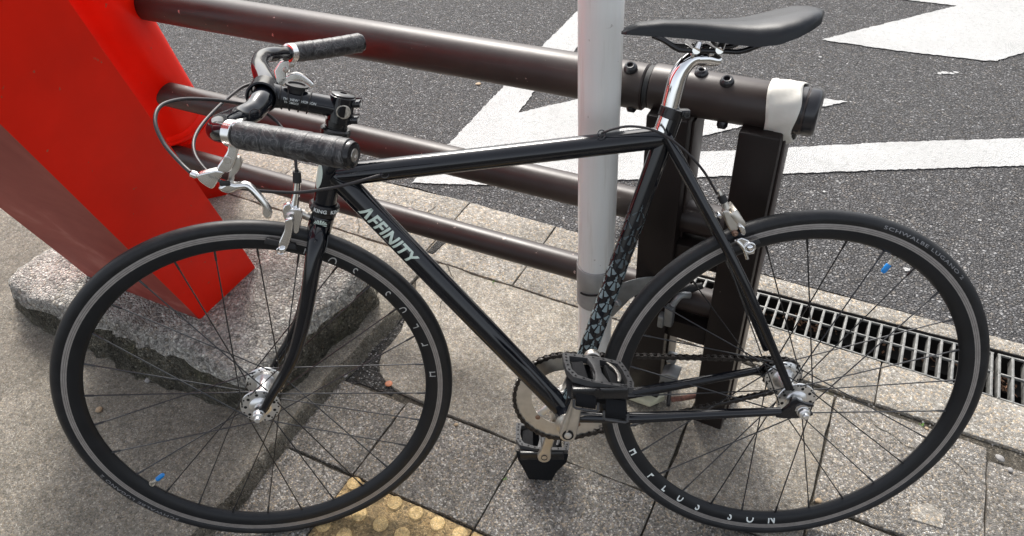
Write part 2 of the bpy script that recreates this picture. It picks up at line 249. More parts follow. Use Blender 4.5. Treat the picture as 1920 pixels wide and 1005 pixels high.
def aggregate(name, base, light, dark, scale=260, stain=0.5, stainc=(0.06, 0.055, 0.045), bump=0.0012, stain_lo=0.5, warm=0.0, rnd=0.12, ss=3.0, moss=0.0, mid=0.22, gap=0.14, gapf=0.55):
    """exposed-aggregate concrete: pebbles of mixed tones in a darker matrix, blotched with dirt"""
    m, nt, b = new_mat(name); co = coords(nt)
    v = node(nt, 'ShaderNodeTexVoronoi', Scale=float(scale), Randomness=1.0); nt.links.new(co, v.inputs['Vector'])
    ve = node(nt, 'ShaderNodeTexVoronoi', Scale=float(scale), Randomness=1.0, feature='DISTANCE_TO_EDGE'); nt.links.new(co, ve.inputs['Vector'])
    sep = nt.nodes.new('ShaderNodeSeparateColor'); nt.links.new(v.outputs['Color'], sep.inputs[0])
    c1 = ramp(nt, sep.outputs[0], [(0.0, dark), (0.35, base), (0.75, base), (1.0, light)]).outputs[0]
    if warm > 0:
        wf = ramp(nt, sep.outputs[1], [(0.7, (0, 0, 0)), (0.95, (warm, warm, warm))]).outputs[0]
        c1 = mix(nt, wf, c1, (light[0] * 1.0, light[1] * 0.82, light[2] * 0.6))
    ef = ramp(nt, ve.outputs['Distance'], [(0.0, (gapf, gapf, gapf)), (gap, (0, 0, 0))]).outputs[0]
    c2 = mix(nt, ef, c1, tuple(x * 0.55 for x in dark))
    n = node(nt, 'ShaderNodeTexNoise', Scale=ss, Detail=9.0, Roughness=0.62); nt.links.new(co, n.inputs['Vector'])
    sf = ramp(nt, n.outputs['Fac'], [(stain_lo - 0.08, (0, 0, 0)), (stain_lo + 0.2, (stain, stain, stain))]).outputs[0]
    c3 = mix(nt, sf, c2, stainc)
    n5 = node(nt, 'ShaderNodeTexNoise', Scale=90.0, Detail=4.0, Roughness=0.6); nt.links.new(co, n5.inputs['Vector'])
    g5 = ramp(nt, n5.outputs['Fac'], [(0.3, (0.66, 0.66, 0.66)), (0.7, (1.25, 1.25, 1.25))]).outputs[0]
    c3 = mix(nt, 1.0, c3, g5, 'MULTIPLY')
    n7 = node(nt, 'ShaderNodeTexNoise', Scale=13.0, Detail=7.0, Roughness=0.65); nt.links.new(co, n7.inputs['Vector'])
    g7 = ramp(nt, n7.outputs['Fac'], [(0.32, (1 - mid,) * 3), (0.68, (1 + mid * .7,) * 3)]).outputs[0]
    c3 = mix(nt, 1.0, c3, g7, 'MULTIPLY')
    if moss > 0:
        n6 = node(nt, 'ShaderNodeTexNoise', Scale=7.0, Detail=8.0, Roughness=0.7); nt.links.new(co, n6.inputs['Vector'])
        mf = ramp(nt, n6.outputs['Fac'], [(0.58, (0, 0, 0)), (0.72, (moss, moss, moss))]).outputs[0]
        c3 = mix(nt, mf, c3, (0.10, 0.10, 0.035))
    oi = nt.nodes.new('ShaderNodeObjectInfo')
    rv = ramp(nt, oi.outputs['Random'], [(0.0, (1 - rnd,) * 3), (1.0, (1 + rnd,) * 3)]).outputs[0]
    c4 = mix(nt, 1.0, c3, rv, 'MULTIPLY')
    nt.links.new(c4, b.inputs['Base Color']); b.inputs['Roughness'].default_value = 0.85; b.inputs['Specular IOR Level'].default_value = 0.3
    bh = ramp(nt, ve.outputs['Distance'], [(0.0, (0, 0, 0)), (0.3, (1, 1, 1))]).outputs[0]
    bp = node(nt, 'ShaderNodeBump', Strength=1.0, Distance=bump); nt.links.new(bh, bp.inputs['Height'])
    bp2 = node(nt, 'ShaderNodeBump', Strength=0.7, Distance=bump * 1.5); nt.links.new(n5.outputs['Fac'], bp2.inputs['Height']); nt.links.new(bp.outputs[0], bp2.inputs['Normal'])
    nt.links.new(bp2.outputs[0], b.inputs['Normal'])
    return m
MT = {}
MT['tile'] = aggregate('tile_aggregate', (0.225, 0.212, 0.195), (0.60, 0.575, 0.53), (0.085, 0.078, 0.068), 300, 0.45, (0.10, 0.09, 0.072), 0.0012, 0.5, 0.5)
MT['kerb'] = aggregate('kerb_concrete', (0.325, 0.305, 0.27), (0.57, 0.54, 0.49), (0.17, 0.157, 0.135), 230, 0.4, (0.17, 0.15, 0.12), 0.0008, 0.52, 0.7)
MT['patch'] = aggregate('patch_concrete', (0.33, 0.305, 0.265), (0.58, 0.55, 0.49), (0.19, 0.17, 0.14), 340, 0.55, (0.12, 0.108, 0.085), 0.0010, 0.47, 0.5, ss=3.2, mid=0.3)
MT['slab'] = aggregate('slab_concrete', (0.28, 0.257, 0.218), (0.50, 0.465, 0.40), (0.13, 0.117, 0.095), 380, 0.55, (0.10, 0.092, 0.075), 0.0010, 0.47, 0.4, ss=3.4, mid=0.2)
MT['edge'] = aggregate('mossy_edge', (0.16, 0.15, 0.12), (0.34, 0.32, 0.26), (0.055, 0.05, 0.038), 200, 0.7, (0.035, 0.033, 0.024), 0.005, 0.45, 0.3, ss=9, moss=0.4, mid=0.4)
MT['sedge'] = aggregate('slab_edge', (0.24, 0.22, 0.18), (0.40, 0.37, 0.31), (0.10, 0.09, 0.07), 300, 0.5, (0.09, 0.082, 0.06), 0.003, 0.52, 0.3, ss=16, moss=0.25, mid=0.4)
MT['stone'] = aggregate('rough_block', (0.44, 0.425, 0.39), (0.68, 0.67, 0.61), (0.17, 0.165, 0.15), 125, 0.5, (0.17, 0.15, 0.13), 0.004, 0.5, 0.2, ss=6, mid=0.3, gap=0.3, gapf=0.35)
MT['joint'] = aggregate('joint_dirt', (0.07, 0.062, 0.05), (0.17, 0.15, 0.12), (0.03, 0.027, 0.02), 300, 0.4, (0.02, 0.02, 0.015), 0.001, 0.5, 0.2, moss=0.5)
MT['asph'] = aggregate('asphalt', (0.165, 0.162, 0.163), (0.33, 0.327, 0.325), (0.085, 0.083, 0.083), 112, 0.12, (0.12, 0.12, 0.12), 0.006, 0.55, 0.25, rnd=0.0, ss=0.8, mid=0.07, gap=0.22, gapf=0.95)
MT['asph_old'] = aggregate('asphalt_fillet', (0.065, 0.062, 0.06), (0.12, 0.115, 0.11), (0.03, 0.03, 0.028), 160, 0.3, (0.04, 0.04, 0.03), 0.004, 0.5, 0.3)
MT['yellow'] = aggregate('yellow_tile', (0.44, 0.31, 0.15), (0.74, 0.55, 0.29), (0.14, 0.105, 0.06), 300, 0.75, (0.115, 0.098, 0.065), 0.001, 0.47, 0.3, ss=11)
MT['yellow_dot'] = aggregate('yellow_dot', (0.74, 0.53, 0.25), (0.86, 0.68, 0.40), (0.46, 0.33, 0.16), 380, 0.3, (0.28, 0.21, 0.11), 0.0006, 0.55, 0.2, ss=20)
def lane_paint():
    m, nt, b = new_mat('lane_paint'); co = coords(nt)
    n = node(nt, 'ShaderNodeTexNoise', Scale=2.5, Detail=8.0, Roughness=0.6); nt.links.new(co, n.inputs['Vector'])
    base = ramp(nt, n.outputs['Fac'], [(0.3, (0.40, 0.40, 0.39)), (0.7, (0.50, 0.50, 0.49))]).outputs[0]
    ve = node(nt, 'ShaderNodeTexVoronoi', Scale=150.0, feature='DISTANCE_TO_EDGE'); nt.links.new(co, ve.inputs['Vector'])
    n2 = node(nt, 'ShaderNodeTexNoise', Scale=60.0, Detail=5.0, Roughness=0.7); nt.links.new(co, n2.inputs['Vector'])
    sub = nt.nodes.new('ShaderNodeMath'); sub.operation = 'SUBTRACT'; nt.links.new(n2.outputs['Fac'], sub.inputs[0]); nt.links.new(ve.outputs['Distance'], sub.inputs[1])
    f = ramp(nt, sub.outputs[0], [(0.46, (0, 0, 0)), (0.62, (0.7, 0.7, 0.7))]).outputs[0]
    n3 = node(nt, 'ShaderNodeTexNoise', Scale=5.0, Detail=10.0, Roughness=0.75); nt.links.new(co, n3.inputs['Vector'])
    w3 = ramp(nt, n3.outputs['Fac'], [(0.56, (0, 0, 0)), (0.66, (0.45, 0.45, 0.45))]).outputs[0]
    base = mix(nt, w3, base, (0.30, 0.30, 0.29))
    nt.links.new(mix(nt, f, base, (0.22, 0.22, 0.21)), b.inputs['Base Color']); b.inputs['Roughness'].default_value = 0.7
    bp = node(nt, 'ShaderNodeBump', Strength=0.8, Distance=0.0022); bh = ramp(nt, ve.outputs['Distance'], [(0, (0, 0, 0)), (0.3, (1, 1, 1))]).outputs[0]
    nt.links.new(bh, bp.inputs['Height']); nt.links.new(bp.outputs[0], b.inputs['Normal']); return m
MT['lane'] = lane_paint()
MT['black'] = paint('gloss_black_enamel', (0.006, 0.007, 0.010), 0.09, noise=0.2, spec=0.55)
MT['black2'] = paint('black_anodised', (0.010, 0.010, 0.011), 0.22, noise=0.2, bump=0.0)
MT['rimblk'] = paint('rim_black_anodised', (0.008, 0.009, 0.011), 0.4, noise=0.15, spec=0.35)
MT['track'] = paint('brake_track_alloy', (0.30, 0.28, 0.265), 0.45, metallic=0.35, noise=0.12, nscale=120)
MT['trackd'] = paint('brake_track_groove', (0.13, 0.12, 0.115), 0.5, metallic=0.6)
MT['tyre'] = paint('tyre_rubber', (0.011, 0.012, 0.014), 0.45, noise=0.25, nscale=60, bump=0.0004, bscale=500, dust=0.04, spec=0.35)
MT['silver'] = paint('polished_alloy', (0.80, 0.80, 0.79), 0.32, metallic=1.0, noise=0.06, nscale=90)
MT['satin'] = paint('satin_alloy', (0.60, 0.57, 0.52), 0.34, metallic=0.95, noise=0.08, nscale=70)
MT['leverm'] = paint('lever_alloy', (0.86, 0.855, 0.84), 0.20, metallic=1.0, noise=0.05)
MT['chrome'] = paint('chrome', (0.86, 0.86, 0.86), 0.06, metallic=1.0, noise=0.03)
MT['bright'] = paint('machined_alloy', (0.90, 0.90, 0.90), 0.16, metallic=1.0, noise=0.04)
MT['spoke'] = paint('black_spoke', (0.02, 0.02, 0.022), 0.3, metallic=0.3, coat=0.3)
MT['rubber'] = paint('black_rubber', (0.016, 0.016, 0.017), 0.6, bump=0.0003, bscale=300)
MT['cable'] = paint('cable_housing', (0.022, 0.019, 0.021), 0.45)
MT['plastic'] = paint('pedal_nylon', (0.038, 0.039, 0.041), 0.45, noise=0.2, bump=0.0004, bscale=400, dust=0.12)
MT['webbing'] = paint('strap_webbing', (0.007, 0.0075, 0.009), 0.8, spec=0.2, bump=0.0008, bscale=700)
MT['leather'] = paint('saddle_leatherette', (0.010, 0.012, 0.015), 0.40, noise=0.15, spec=0.4, bump=0.00025, bscale=900)
MT['white'] = paint('white_decal', (0.72, 0.76, 0.74), 0.4)
MT['mint'] = paint('pale_green_decal', (0.60, 0.70, 0.62), 0.35)
MT['letter_grey'] = paint('pale_grey_print', (0.45, 0.45, 0.44), 0.45)
MT['greyt'] = paint('grey_print', (0.22, 0.22, 0.23), 0.5)
MT['petal'] = paint('blue_grey_decal', (0.17, 0.22, 0.235), 0.3, noise=0.1)
MT['petald'] = paint('dark_grey_decal', (0.055, 0.075, 0.085), 0.3, noise=0.1)
MT['blue'] = paint('blue_cap', (0.01, 0.22, 0.62), 0.3)
MT['chainm'] = paint('oily_chain', (0.05, 0.045, 0.042), 0.35, metallic=0.8, noise=0.5, nscale=300)
MT['bolt'] = paint('old_bolt', (0.28, 0.18, 0.13), 0.4, metallic=0.8)
def pole_mat():
    m, nt, b = new_mat('pole_white_paint'); co = coords(nt)
    mp = nt.nodes.new('ShaderNodeMapping'); mp.inputs['Scale'].default_value = (40, 40, 2.2); nt.links.new(co, mp.inputs['Vector'])
    n = node(nt, 'ShaderNodeTexNoise', Scale=1.5, Detail=7.0, Roughness=0.65); nt.links.new(mp.outputs[0], n.inputs['Vector'])
    c = ramp(nt, n.outputs['Fac'], [(0.3, (0.83, 0.84, 0.82)), (0.55, (0.80, 0.80, 0.77)), (0.75, (0.62, 0.60, 0.55))]).outputs[0]
    n2 = node(nt, 'ShaderNodeTexNoise', Scale=55.0, Detail=5.0, Roughness=0.6); nt.links.new(co, n2.inputs['Vector'])
    f = ramp(nt, n2.outputs['Fac'], [(0.68, (0, 0, 0)), (0.72, (0.6, 0.6, 0.6))]).outputs[0]
    nt.links.new(mix(nt, f, c, (0.34, 0.30, 0.26)), b.inputs['Base Color']); b.inputs['Roughness'].default_value = 0.3; b.inputs['Coat Weight'].default_value = 0.25
    bp = node(nt, 'ShaderNodeBump', Strength=0.4, Distance=0.0004); nt.links.new(n2.outputs['Fac'], bp.inputs['Height']); nt.links.new(bp.outputs[0], b.inputs['Normal'])
    return m
MT['pole'] = pole_mat()
MT['galv'] = paint('galvanised_steel', (0.27, 0.28, 0.28), 0.45, metallic=0.7, noise=0.2, nscale=50, dust=0.2)
MT['band'] = paint('grey_band', (0.33, 0.33, 0.32), 0.5, metallic=0.3, noise=0.1)
MT['redp'] = paint('vermilion_paint', (0.78, 0.014, 0.003), 0.40, spec=0.15, noise=0.14, nscale=5, bump=0.0004, bscale=30, chips=(60, 0.71, (0.42, 0.10, 0.06)))
def rail_mat():
    m, nt, b = new_mat('rail_brown_paint'); co = coords(nt)
    n = node(nt, 'ShaderNodeTexNoise', Scale=5.0, Detail=8.0, Roughness=0.65); nt.links.new(co, n.inputs['Vector'])
    c = ramp(nt, n.outputs['Fac'], [(0.3, (0.022, 0.014, 0.012)), (0.7, (0.046, 0.034, 0.030))]).outputs[0]
    n2 = node(nt, 'ShaderNodeTexNoise', Scale=60.0, Detail=5.0, Roughness=0.55); nt.links.new(co, n2.inputs['Vector'])
    f = ramp(nt, n2.outputs['Fac'], [(0.71, (0, 0, 0)), (0.725, (1, 1, 1))]).outputs[0]
    mp = nt.nodes.new('ShaderNodeMapping'); mp.inputs['Scale'].default_value = (3, 60, 60); nt.links.new(co, mp.inputs['Vector'])
    n3 = node(nt, 'ShaderNodeTexNoise', Scale=2.0, Detail=6.0, Roughness=0.7); nt.links.new(mp.outputs[0], n3.inputs['Vector'])
    f3 = ramp(nt, n3.outputs['Fac'], [(0.6, (0, 0, 0)), (0.75, (0.25, 0.25, 0.25))]).outputs[0]
    c = mix(nt, f3, c, (0.16, 0.145, 0.135)); c = mix(nt, f, c, (0.36, 0.27, 0.24))
    nt.links.new(c, b.inputs['Base Color'])
    rr = ramp(nt, n.outputs['Fac'], [(0.3, (0.33,) * 3), (0.75, (0.48,) * 3)]).outputs[0]; nt.links.new(rr, b.inputs['Roughness'])
    b.inputs['Specular IOR Level'].default_value = 0.45
    bp = node(nt, 'ShaderNodeBump', Strength=0.5, Distance=0.0004); nt.links.new(n2.outputs['Fac'], bp.inputs['Height']); nt.links.new(bp.outputs[0], b.inputs['Normal'])
    return m
MT['rail'] = rail_mat()
MT['post'] = paint('post_dark_paint', (0.014, 0.010, 0.009), 0.42, spec=0.3, noise=0.3, nscale=9, chips=(38, 0.735, (0.30, 0.26, 0.24)), bump=0.0003, bscale=90)
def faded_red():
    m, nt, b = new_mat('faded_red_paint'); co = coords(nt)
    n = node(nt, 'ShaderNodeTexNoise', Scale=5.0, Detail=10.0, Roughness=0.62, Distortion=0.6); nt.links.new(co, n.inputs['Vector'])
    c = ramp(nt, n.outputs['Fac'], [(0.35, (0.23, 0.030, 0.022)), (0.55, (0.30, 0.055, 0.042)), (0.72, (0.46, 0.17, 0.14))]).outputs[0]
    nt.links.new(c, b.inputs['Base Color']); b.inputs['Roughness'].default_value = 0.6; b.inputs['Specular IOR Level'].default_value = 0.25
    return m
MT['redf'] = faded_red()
def camo():
    m, nt, b = new_mat('camo_bar_tape'); co = coords(nt)
    n = node(nt, 'ShaderNodeTexNoise', Scale=38.0, Detail=3.0, Roughness=0.5, Distortion=2.2); nt.links.new(co, n.inputs['Vector'])
    c = ramp(nt, n.outputs['Fac'], [(0.40, (0.010, 0.010, 0.012)), (0.47, (0.05, 0.05, 0.052)), (0.50, (0.012, 0.012, 0.014)), (0.56, (0.10, 0.10, 0.10)), (0.60, (0.014, 0.014, 0.016)), (0.70, (0.05, 0.05, 0.05))]).outputs[0]
    nt.links.new(c, b.inputs['Base Color']); b.inputs['Roughness'].default_value = 0.38
    n2 = node(nt, 'ShaderNodeTexNoise', Scale=420.0, Detail=2.0); nt.links.new(co, n2.inputs['Vector'])
    bp = node(nt, 'ShaderNodeBump', Strength=0.6, Distance=0.0005); nt.links.new(n2.outputs['Fac'], bp.inputs['Height']); nt.links.new(bp.outputs[0], b.inputs['Normal'])
    return m
MT['camo'] = camo()
MT['tape'] = paint('white_cloth_tape', (0.66, 0.64, 0.58), 0.6, noise=0.06, nscale=30, bump=0.0012, bscale=30, dust=0.10)
MT['cap'] = paint('black_end_cap', (0.012, 0.012, 0.015), 0.3, coat=0.2)
MT['pit'] = paint('drain_dark', (0.012, 0.011, 0.010), 0.9)
MT['bar'] = paint('grate_galvanised', (0.19, 0.19, 0.18), 0.55, metallic=0.25, noise=0.4, nscale=60, dust=0.15)
MT['litter'] = paint('dead_leaves', (0.22, 0.12, 0.07), 0.8, noise=0.6, nscale=120, bump=0.004, bscale=90)
MT['cream'] = paint('cream_plastic', (0.55, 0.54, 0.40), 0.5, noise=0.2, nscale=30)
MT['rust'] = paint('rusty_rod', (0.16, 0.07, 0.05), 0.7, noise=0.5, nscale=150, bump=0.001, bscale=200)
MT['leaf'] = paint('weed_green', (0.10, 0.20, 0.03), 0.5, noise=0.3)
MT['orange'] = paint('orange_leaf', (0.36, 0.12, 0.05), 0.6, noise=0.3)
MT['peb'] = paint('grey_pebble', (0.26, 0.25, 0.24), 0.7, noise=0.3, nscale=90)
MT['pebt'] = paint('tan_pebble', (0.33, 0.24, 0.15), 0.7, noise=0.3, nscale=90)
MT['steer_hole'] = paint('grubby_alloy', (0.45, 0.42, 0.36), 0.4, metallic=0.5, noise=0.5, nscale=200)
# ================================================================== THE SETTING
def G(x, y, z=0.0): return Vector((x, y, z))
def gobj(name, bm, mat, parent=None, **kw):
    o = obj(name, bm, mat, parent, **kw)
    if parent is None: o.matrix_world = GRD
    return o
def plate(bm, pts, z0, z1, bev=0.0, mat=0):
    P = [Vector((p[0], p[1], (z0 + z1) / 2)) for p in pts]
    slab(bm, P, (0, 0, 1), z1 - z0, bev, mat)
# one sheet of earth to the horizon
bm = bmesh.new(); s = 300
bm.faces.new([bm.verts.new(Vector(p)) for p in ((-s, -s, -0.42), (s, -s, -0.42), (s, s, -0.42), (-s, s, -0.42))])
gobj('ground', bm, MT['asph_old'], kind='structure')
# road
bm = bmesh.new(); nx = 90
def edge_y(x):
    T = [(-4, .60), (-1.9, .61), (-1.5, .635), (-1.25, .672), (-.9, .680), (-.62, .686), (-.36, .725), (-.17, .747), (.42, .765), (4, .87)]
    x = max(-4, min(4, x)); y = T[-1][1]
    for (a, ya), (b, yb) in zip(T[:-1], T[1:]):
        if a <= x <= b: y = ya + (yb - ya) * (x - a) / (b - a); break
    return y + 0.003 * math.sin(x * 31 + 1) + 0.002 * math.sin(x * 83)
xs = [-120] + [-4 + 8 * i / nx for i in range(nx + 1)] + [120]
top = [bm.verts.new((x, edge_y(max(-4, min(4, x))), 0.0)) for x in xs]; far = [bm.verts.new((x, 120, 0.0)) for x in xs]
low = [bm.verts.new((x, edge_y(max(-4, min(4, x))), -0.2)) for x in xs]
for i in range(len(xs) - 1):
    bm.faces.new((top[i], top[i + 1], far[i + 1], far[i])); bm.faces.new((low[i], low[i + 1], top[i + 1], top[i]))
road = gobj('road', bm, MT['asph'], smooth=False, kind='structure')
# painted markings with slightly ragged rims
def marking(pts, name):
    P = []
    n = len(pts)
    for i in range(n):
        a = Vector((*pts[i], 0)); b = Vector((*pts[(i + 1) % n], 0)); L = (b - a).length; k = max(1, int(L / 0.012))
        d = (b - a).normalized() if L > 0 else Vector((1, 0, 0)); nn = Vector((-d.y, d.x, 0))
        for j in range(k):
            P.append(a + (b - a) * j / k + nn * random.uniform(-0.003, 0.003))
    bm = bmesh.new(); f = bm.faces.new([bm.verts.new((p.x, p.y, 0.004)) for p in P]); bmesh.ops.triangulate(bm, faces=[f])
    o = obj(name, bm, MT['lane'], road, smooth=False); return o
marking([(-1.278, 0.685), (-1.321, 1.757), (-1.333, 2.389), (-1.176, 2.033), (-1.183, 1.772), (-1.182, 1.377), (-1.166, 1.22), (-1.011, 1.404), (-0.677, 1.70), (-0.115, 1.806), (-0.184, 1.737), (-0.427, 1.462), (-0.554, 1.321), (-0.66, 1.19), (-0.525, 1.242), (-0.252, 1.4), (0.034, 1.573), (0.449, 1.801), (1.06, 2.15), (3.0, 3.25), (3.0, 3.05), (1.06, 1.97), (0.448, 1.619), (0.053, 1.403), (-0.233, 1.24), (-0.483, 1.1), (-0.646, 1.009), (-1.078, 0.769)], 'zigzag_marking')
marking([(-0.293, 2.293), (0.19, 2.901), (-0.037, 2.877), (-0.483, 2.849), (-0.35, 3.5), (1.3, 4.2), (1.6, 3.4), (1.007, 2.984), (0.455, 2.512), (0.359, 2.387), (0.315, 2.367), (0.016, 2.318), (-0.21, 2.298)], 'arrow_marking')
# gutter, kerb stones, pavement bed
bm = bmesh.new()
plate(bm, [(-30, 0.66), (-0.36, 0.66), (-0.36, 0.7), (0.385, 0.725), (30, 1.6), (30, 1.9), (4, 0.90), (-0.3, 0.76), (-4, 0.50), (-30, 0.50)], -0.30, -0.004)
gobj('gutter_bed', bm, MT['joint'], smooth=False, kind='structure')
pav = None
bm = bmesh.new()
plate(bm, [(-30, -30), (30, -30), (30, 0.5), (-30, 0.5)], -0.30, -0.008)
pav = gobj('pavement', bm, MT['joint'], smooth=False, kind='structure')
def ky(x): return 0.4195 + 0.0173 * (x - 0.1)     # tile / kerb joint
def stone(name, pts, mat, z0=-0.06, z1=0.0, bev=0.003, rough=0.0015, parent=None):
    """a paving piece: outline chopped into short sides so its edge is slightly worn"""
    P = []; n = len(pts)
    for i in range(n):
        a = Vector((*pts[i], 0)); b = Vector((*pts[(i + 1) % n], 0)); L = (b - a).length; k = max(1, int(L / 0.035))
        d = (b - a).normalized(); nn = Vector((-d.y, d.x, 0))
        for j in range(k):
            w = random.uniform(-rough, rough) if j else 0
            P.append(a + (b - a) * j / k + nn * w)
    bm = bmesh.new(); dz = random.uniform(-0.0012, 0.0012)
    plate(bm, [(p.x, p.y) for p in P], z0, z1 + dz, bev)
    return obj(name, bm, mat, parent if parent is not None else pav, smooth=True, angle=30)
g = 0.0016
def quad(x0, y0, x1, y1, k=0.031):
    return [(x0 + g, y0 + g + k * (x0 + .67)), (x1 - g, y0 + g + k * (x1 + .67)), (x1 - g, y1 - g + k * (x1 + .67)), (x0 + g, y1 - g + k * (x0 + .67))]
# kerb row
kx = [-3.4, -2.8, -2.2, -1.68, -1.06, -0.775]
for x0, x1 in zip(kx[:-1], kx[1:]):
    stone('kerb_stone', [(x0 + g, ky(x0) + g), (x1 - g, ky(x1) + g), (x1 - g, edge_y(x1) + 0.004 + (-0.0)), (x0 + g, edge_y(x0) + 0.004)], MT['kerb'], z1=0.002)
stone('kerb_stone', [(-0.775 + g, ky(-.775) + g), (-0.36, ky(-.36) + g), (-0.36, edge_y(-0.36)), (-0.5, edge_y(-.5) + .004), (-0.62, edge_y(-.62) + .004), (-0.775 + g, edge_y(-0.775) + .004)], MT['kerb'], z1=0.002)
kx = [-0.36, 0.141, 0.64, 1.2, 1.8, 2.6]
for x0, x1 in zip(kx[:-1], kx[1:]):
    stone('kerb_stone', [(x0 + g, ky(x0) + g), (x1 - g, ky(x1) + g), (x1 - g, 0.557), (x0 + g, 0.557)], MT['kerb'], z1=0.001)
def gfar(x): return 0.690 + 0.07 * (x - 0.05)
kx = [-0.36, 0.30, 1.0, 1.7, 2.6]
for x0, x1 in zip(kx[:-1], kx[1:]):
    stone('gutter_stone', [(x0 + g, gfar(x0) + 0.006), (x1 - g, gfar(x1) + 0.006), (x1 - g, edge_y(x1) + 0.004), (x0 + g, edge_y(x0) + 0.004)], MT['kerb'], z1=0.002)
# paving tiles to the right and in front
yel = []
xsT = [-0.815, -0.525, -0.225, 0.060, 0.370, 0.66, 0.96, 1.26]
def yy(r): return r
rows = [(-1.40, -1.15), (-1.15, -0.85), (-0.85, -0.55)]
for x0, x1 in zip([-2.6, -2.3, -2.0, -1.7, -1.4, -1.11] + xsT[:-1], [-2.3, -2.0, -1.7, -1.4, -1.11, -0.815] + xsT[1:]):
    for (y0, y1) in rows: stone('paving_tile', quad(x0, y0, x1, y1), MT['tile'])
# row of tactile tiles (two) then grey tiles
for i, (x0, x1) in enumerate(zip(xsT[:-1], xsT[1:])):
    if i >= 2: stone('paving_tile', quad(x0, -0.55, x1, -0.255), MT['tile'])
for i, (x0, x1) in enumerate(zip(xsT[:-1], xsT[1:])):
    if i < 3:
        stone('paving_tile', quad(x0, -0.255, x1, -0.04 if i == 0 else -0.035), MT['tile'])
    elif i == 3:
        stone('paving_tile', [(x0 + g, -0.235), (x1 - g, -0.225), (x1 - g, 0.105), (x0 + g, 0.10)], MT['tile'])
        stone('paving_tile', [(x0 + g, 0.11), (x1 - g, 0.112), (x1 - g, ky(x1) - .022), (x0 + g, ky(x0) - .015)], MT['tile'])
    else:
        stone('paving_tile', [(x0 + g, -0.22), (x1 - g, -0.21), (x1 - g, 0.175), (x0 + g, 0.17)], MT['tile'])
        stone('paving_tile', [(x0 + g, 0.177), (x1 - g, 0.182), (x1 - g, 0.375), (x0 + g, 0.370)], MT['tile'])
stone('repair_patch', [(0.236, 0.152), (0.295, 0.158), (0.30, 0.195), (0.27, 0.205), (0.238, 0.182)], MT['kerb'], z0=-0.02, z1=0.0035, bev=0.001)
stone('paving_tile', quad(-1.015, -0.255, -0.815, -0.048), MT['tile'])
stone('paving_tile', quad(-1.015, -0.55, -0.815, -0.258), MT['tile'])
# big cast-in-place patches
stone('concrete_patch', [(-1.02, 0.31), (-1.0, ky(-1.0) - .004), (-0.225, ky(-.225) - .003), (-0.225, -0.018), (-0.50, -0.030), (-0.72, -0.036), (-0.788, -0.031), (-0.855, -0.029), (-0.892, -0.021), (-0.922, -0.004), (-0.942, 0.022), (-0.955, 0.051), (-0.951, 0.080), (-0.953, 0.132), (-0.965, 0.168), (-0.985, 0.24)], MT['patch'], rough=0.003)
stone('concrete_patch', [(-0.22, -0.015), (0.056, -0.012), (0.056, ky(0) - .016), (-0.22, ky(-.2) - .004)], MT['patch'], rough=0.002)
stone('concrete_patch', [(-3.4, -0.09), (-1.96, -0.09), (-1.75, 0.25), (-1.03, 0.25), (-1.03, ky(-1.03) - .004), (-3.4, ky(-3.4) - .004)], MT['patch'], rough=0.003)
# raised slab at left: low step of old concrete
def step_x(y): return -0.988 + 0.005 * math.sin(y * 11) + 0.003 * math.sin(y * 47 + 2)
bm = bmesh.new(); ys = [-1.6 + 0.03 * i for i in range(62)]
ys = [y for y in ys if y < 0.235]
prof = []
for y in ys:
    e = step_x(y); t_ = max(0.0, min(1.0, (0.24 - y) / 0.1))
    h = 0.034 * (0.35 + 0.65 * t_)
    prof.append([bm.verts.new((x, y, z)) for x, z in ((-4.0, h), (-2.2, h), (e - 0.020, h), (e - 0.013, h - 0.002 + random.uniform(-.001, .001)), (e - 0.006 + random.uniform(-.003, .003), h * 0.72), (e + random.uniform(-.003, .004), h * 0.25), (e + 0.008, -0.01))])
for i in range(len(prof) - 1):
    for k in range(6):
        f = bm.faces.new((prof[i][k], prof[i][k + 1], prof[i + 1][k + 1], prof[i + 1][k])); f.material_index = 0 if k < 3 else 1
f = bm.faces.new([v for v in prof[-1]])
obj('raised_slab', bm, [MT['slab'], MT['sedge']], pav, angle=60)
# old asphalt fillet in the corner beside the slab
stone('asphalt_fillet', [(-1.05, -0.10), (-0.985, -0.10), (-0.955, -0.05), (-0.86, -0.045), (-0.87, -0.015), (-0.93, 0.03), (-0.94, 0.10), (-0.955, 0.17), (-0.975, 0.25), (-1.03, 0.27)], MT['asph_old'], z0=-0.05, z1=-0.004, bev=0.004, rough=0.006)
stone('asphalt_fillet', [(-1.055, 0.42), (-1.035, 0.42), (-1.03, 0.47), (-1.015, 0.53), (-1.04, 0.54), (-1.055, 0.49)], MT['asph_old'], z0=-0.004, z1=0.004, bev=0.001, rough=0.004)
def crack(pts, w=.0016, z=.0022, parent=None):
    P = []
    for i in range(len(pts) - 1):
        a, b_ = Vector((*pts[i], 0)), Vector((*pts[i + 1], 0)); n_ = max(2, int((b_ - a).length / .012)); nn = Vector((-(b_ - a).y, (b_ - a).x, 0)).normalized()
        for j in range(n_): P.append(a + (b_ - a) * j / n_ + nn * random.uniform(-.004, .004))
    P.append(Vector((*pts[-1], 0))); bm = bmesh.new(); prev = None
    for i, p in enumerate(P):
        d_ = (P[min(i + 1, len(P) - 1)] - P[max(i - 1, 0)]).normalized(); nn = Vector((-d_.y, d_.x, 0)); ww = w * random.uniform(.3, 1.2) * (1 if 0 < i < len(P) - 1 else .1)
        cur = (bm.verts.new(p + nn * ww + Vector((0, 0, z))), bm.verts.new(p - nn * ww + Vector((0, 0, z))))
        if prev: bm.faces.new((prev[0], cur[0], cur[1], prev[1]))
        prev = cur
    obj('crack', bm, MT['joint'], pav, smooth=False)
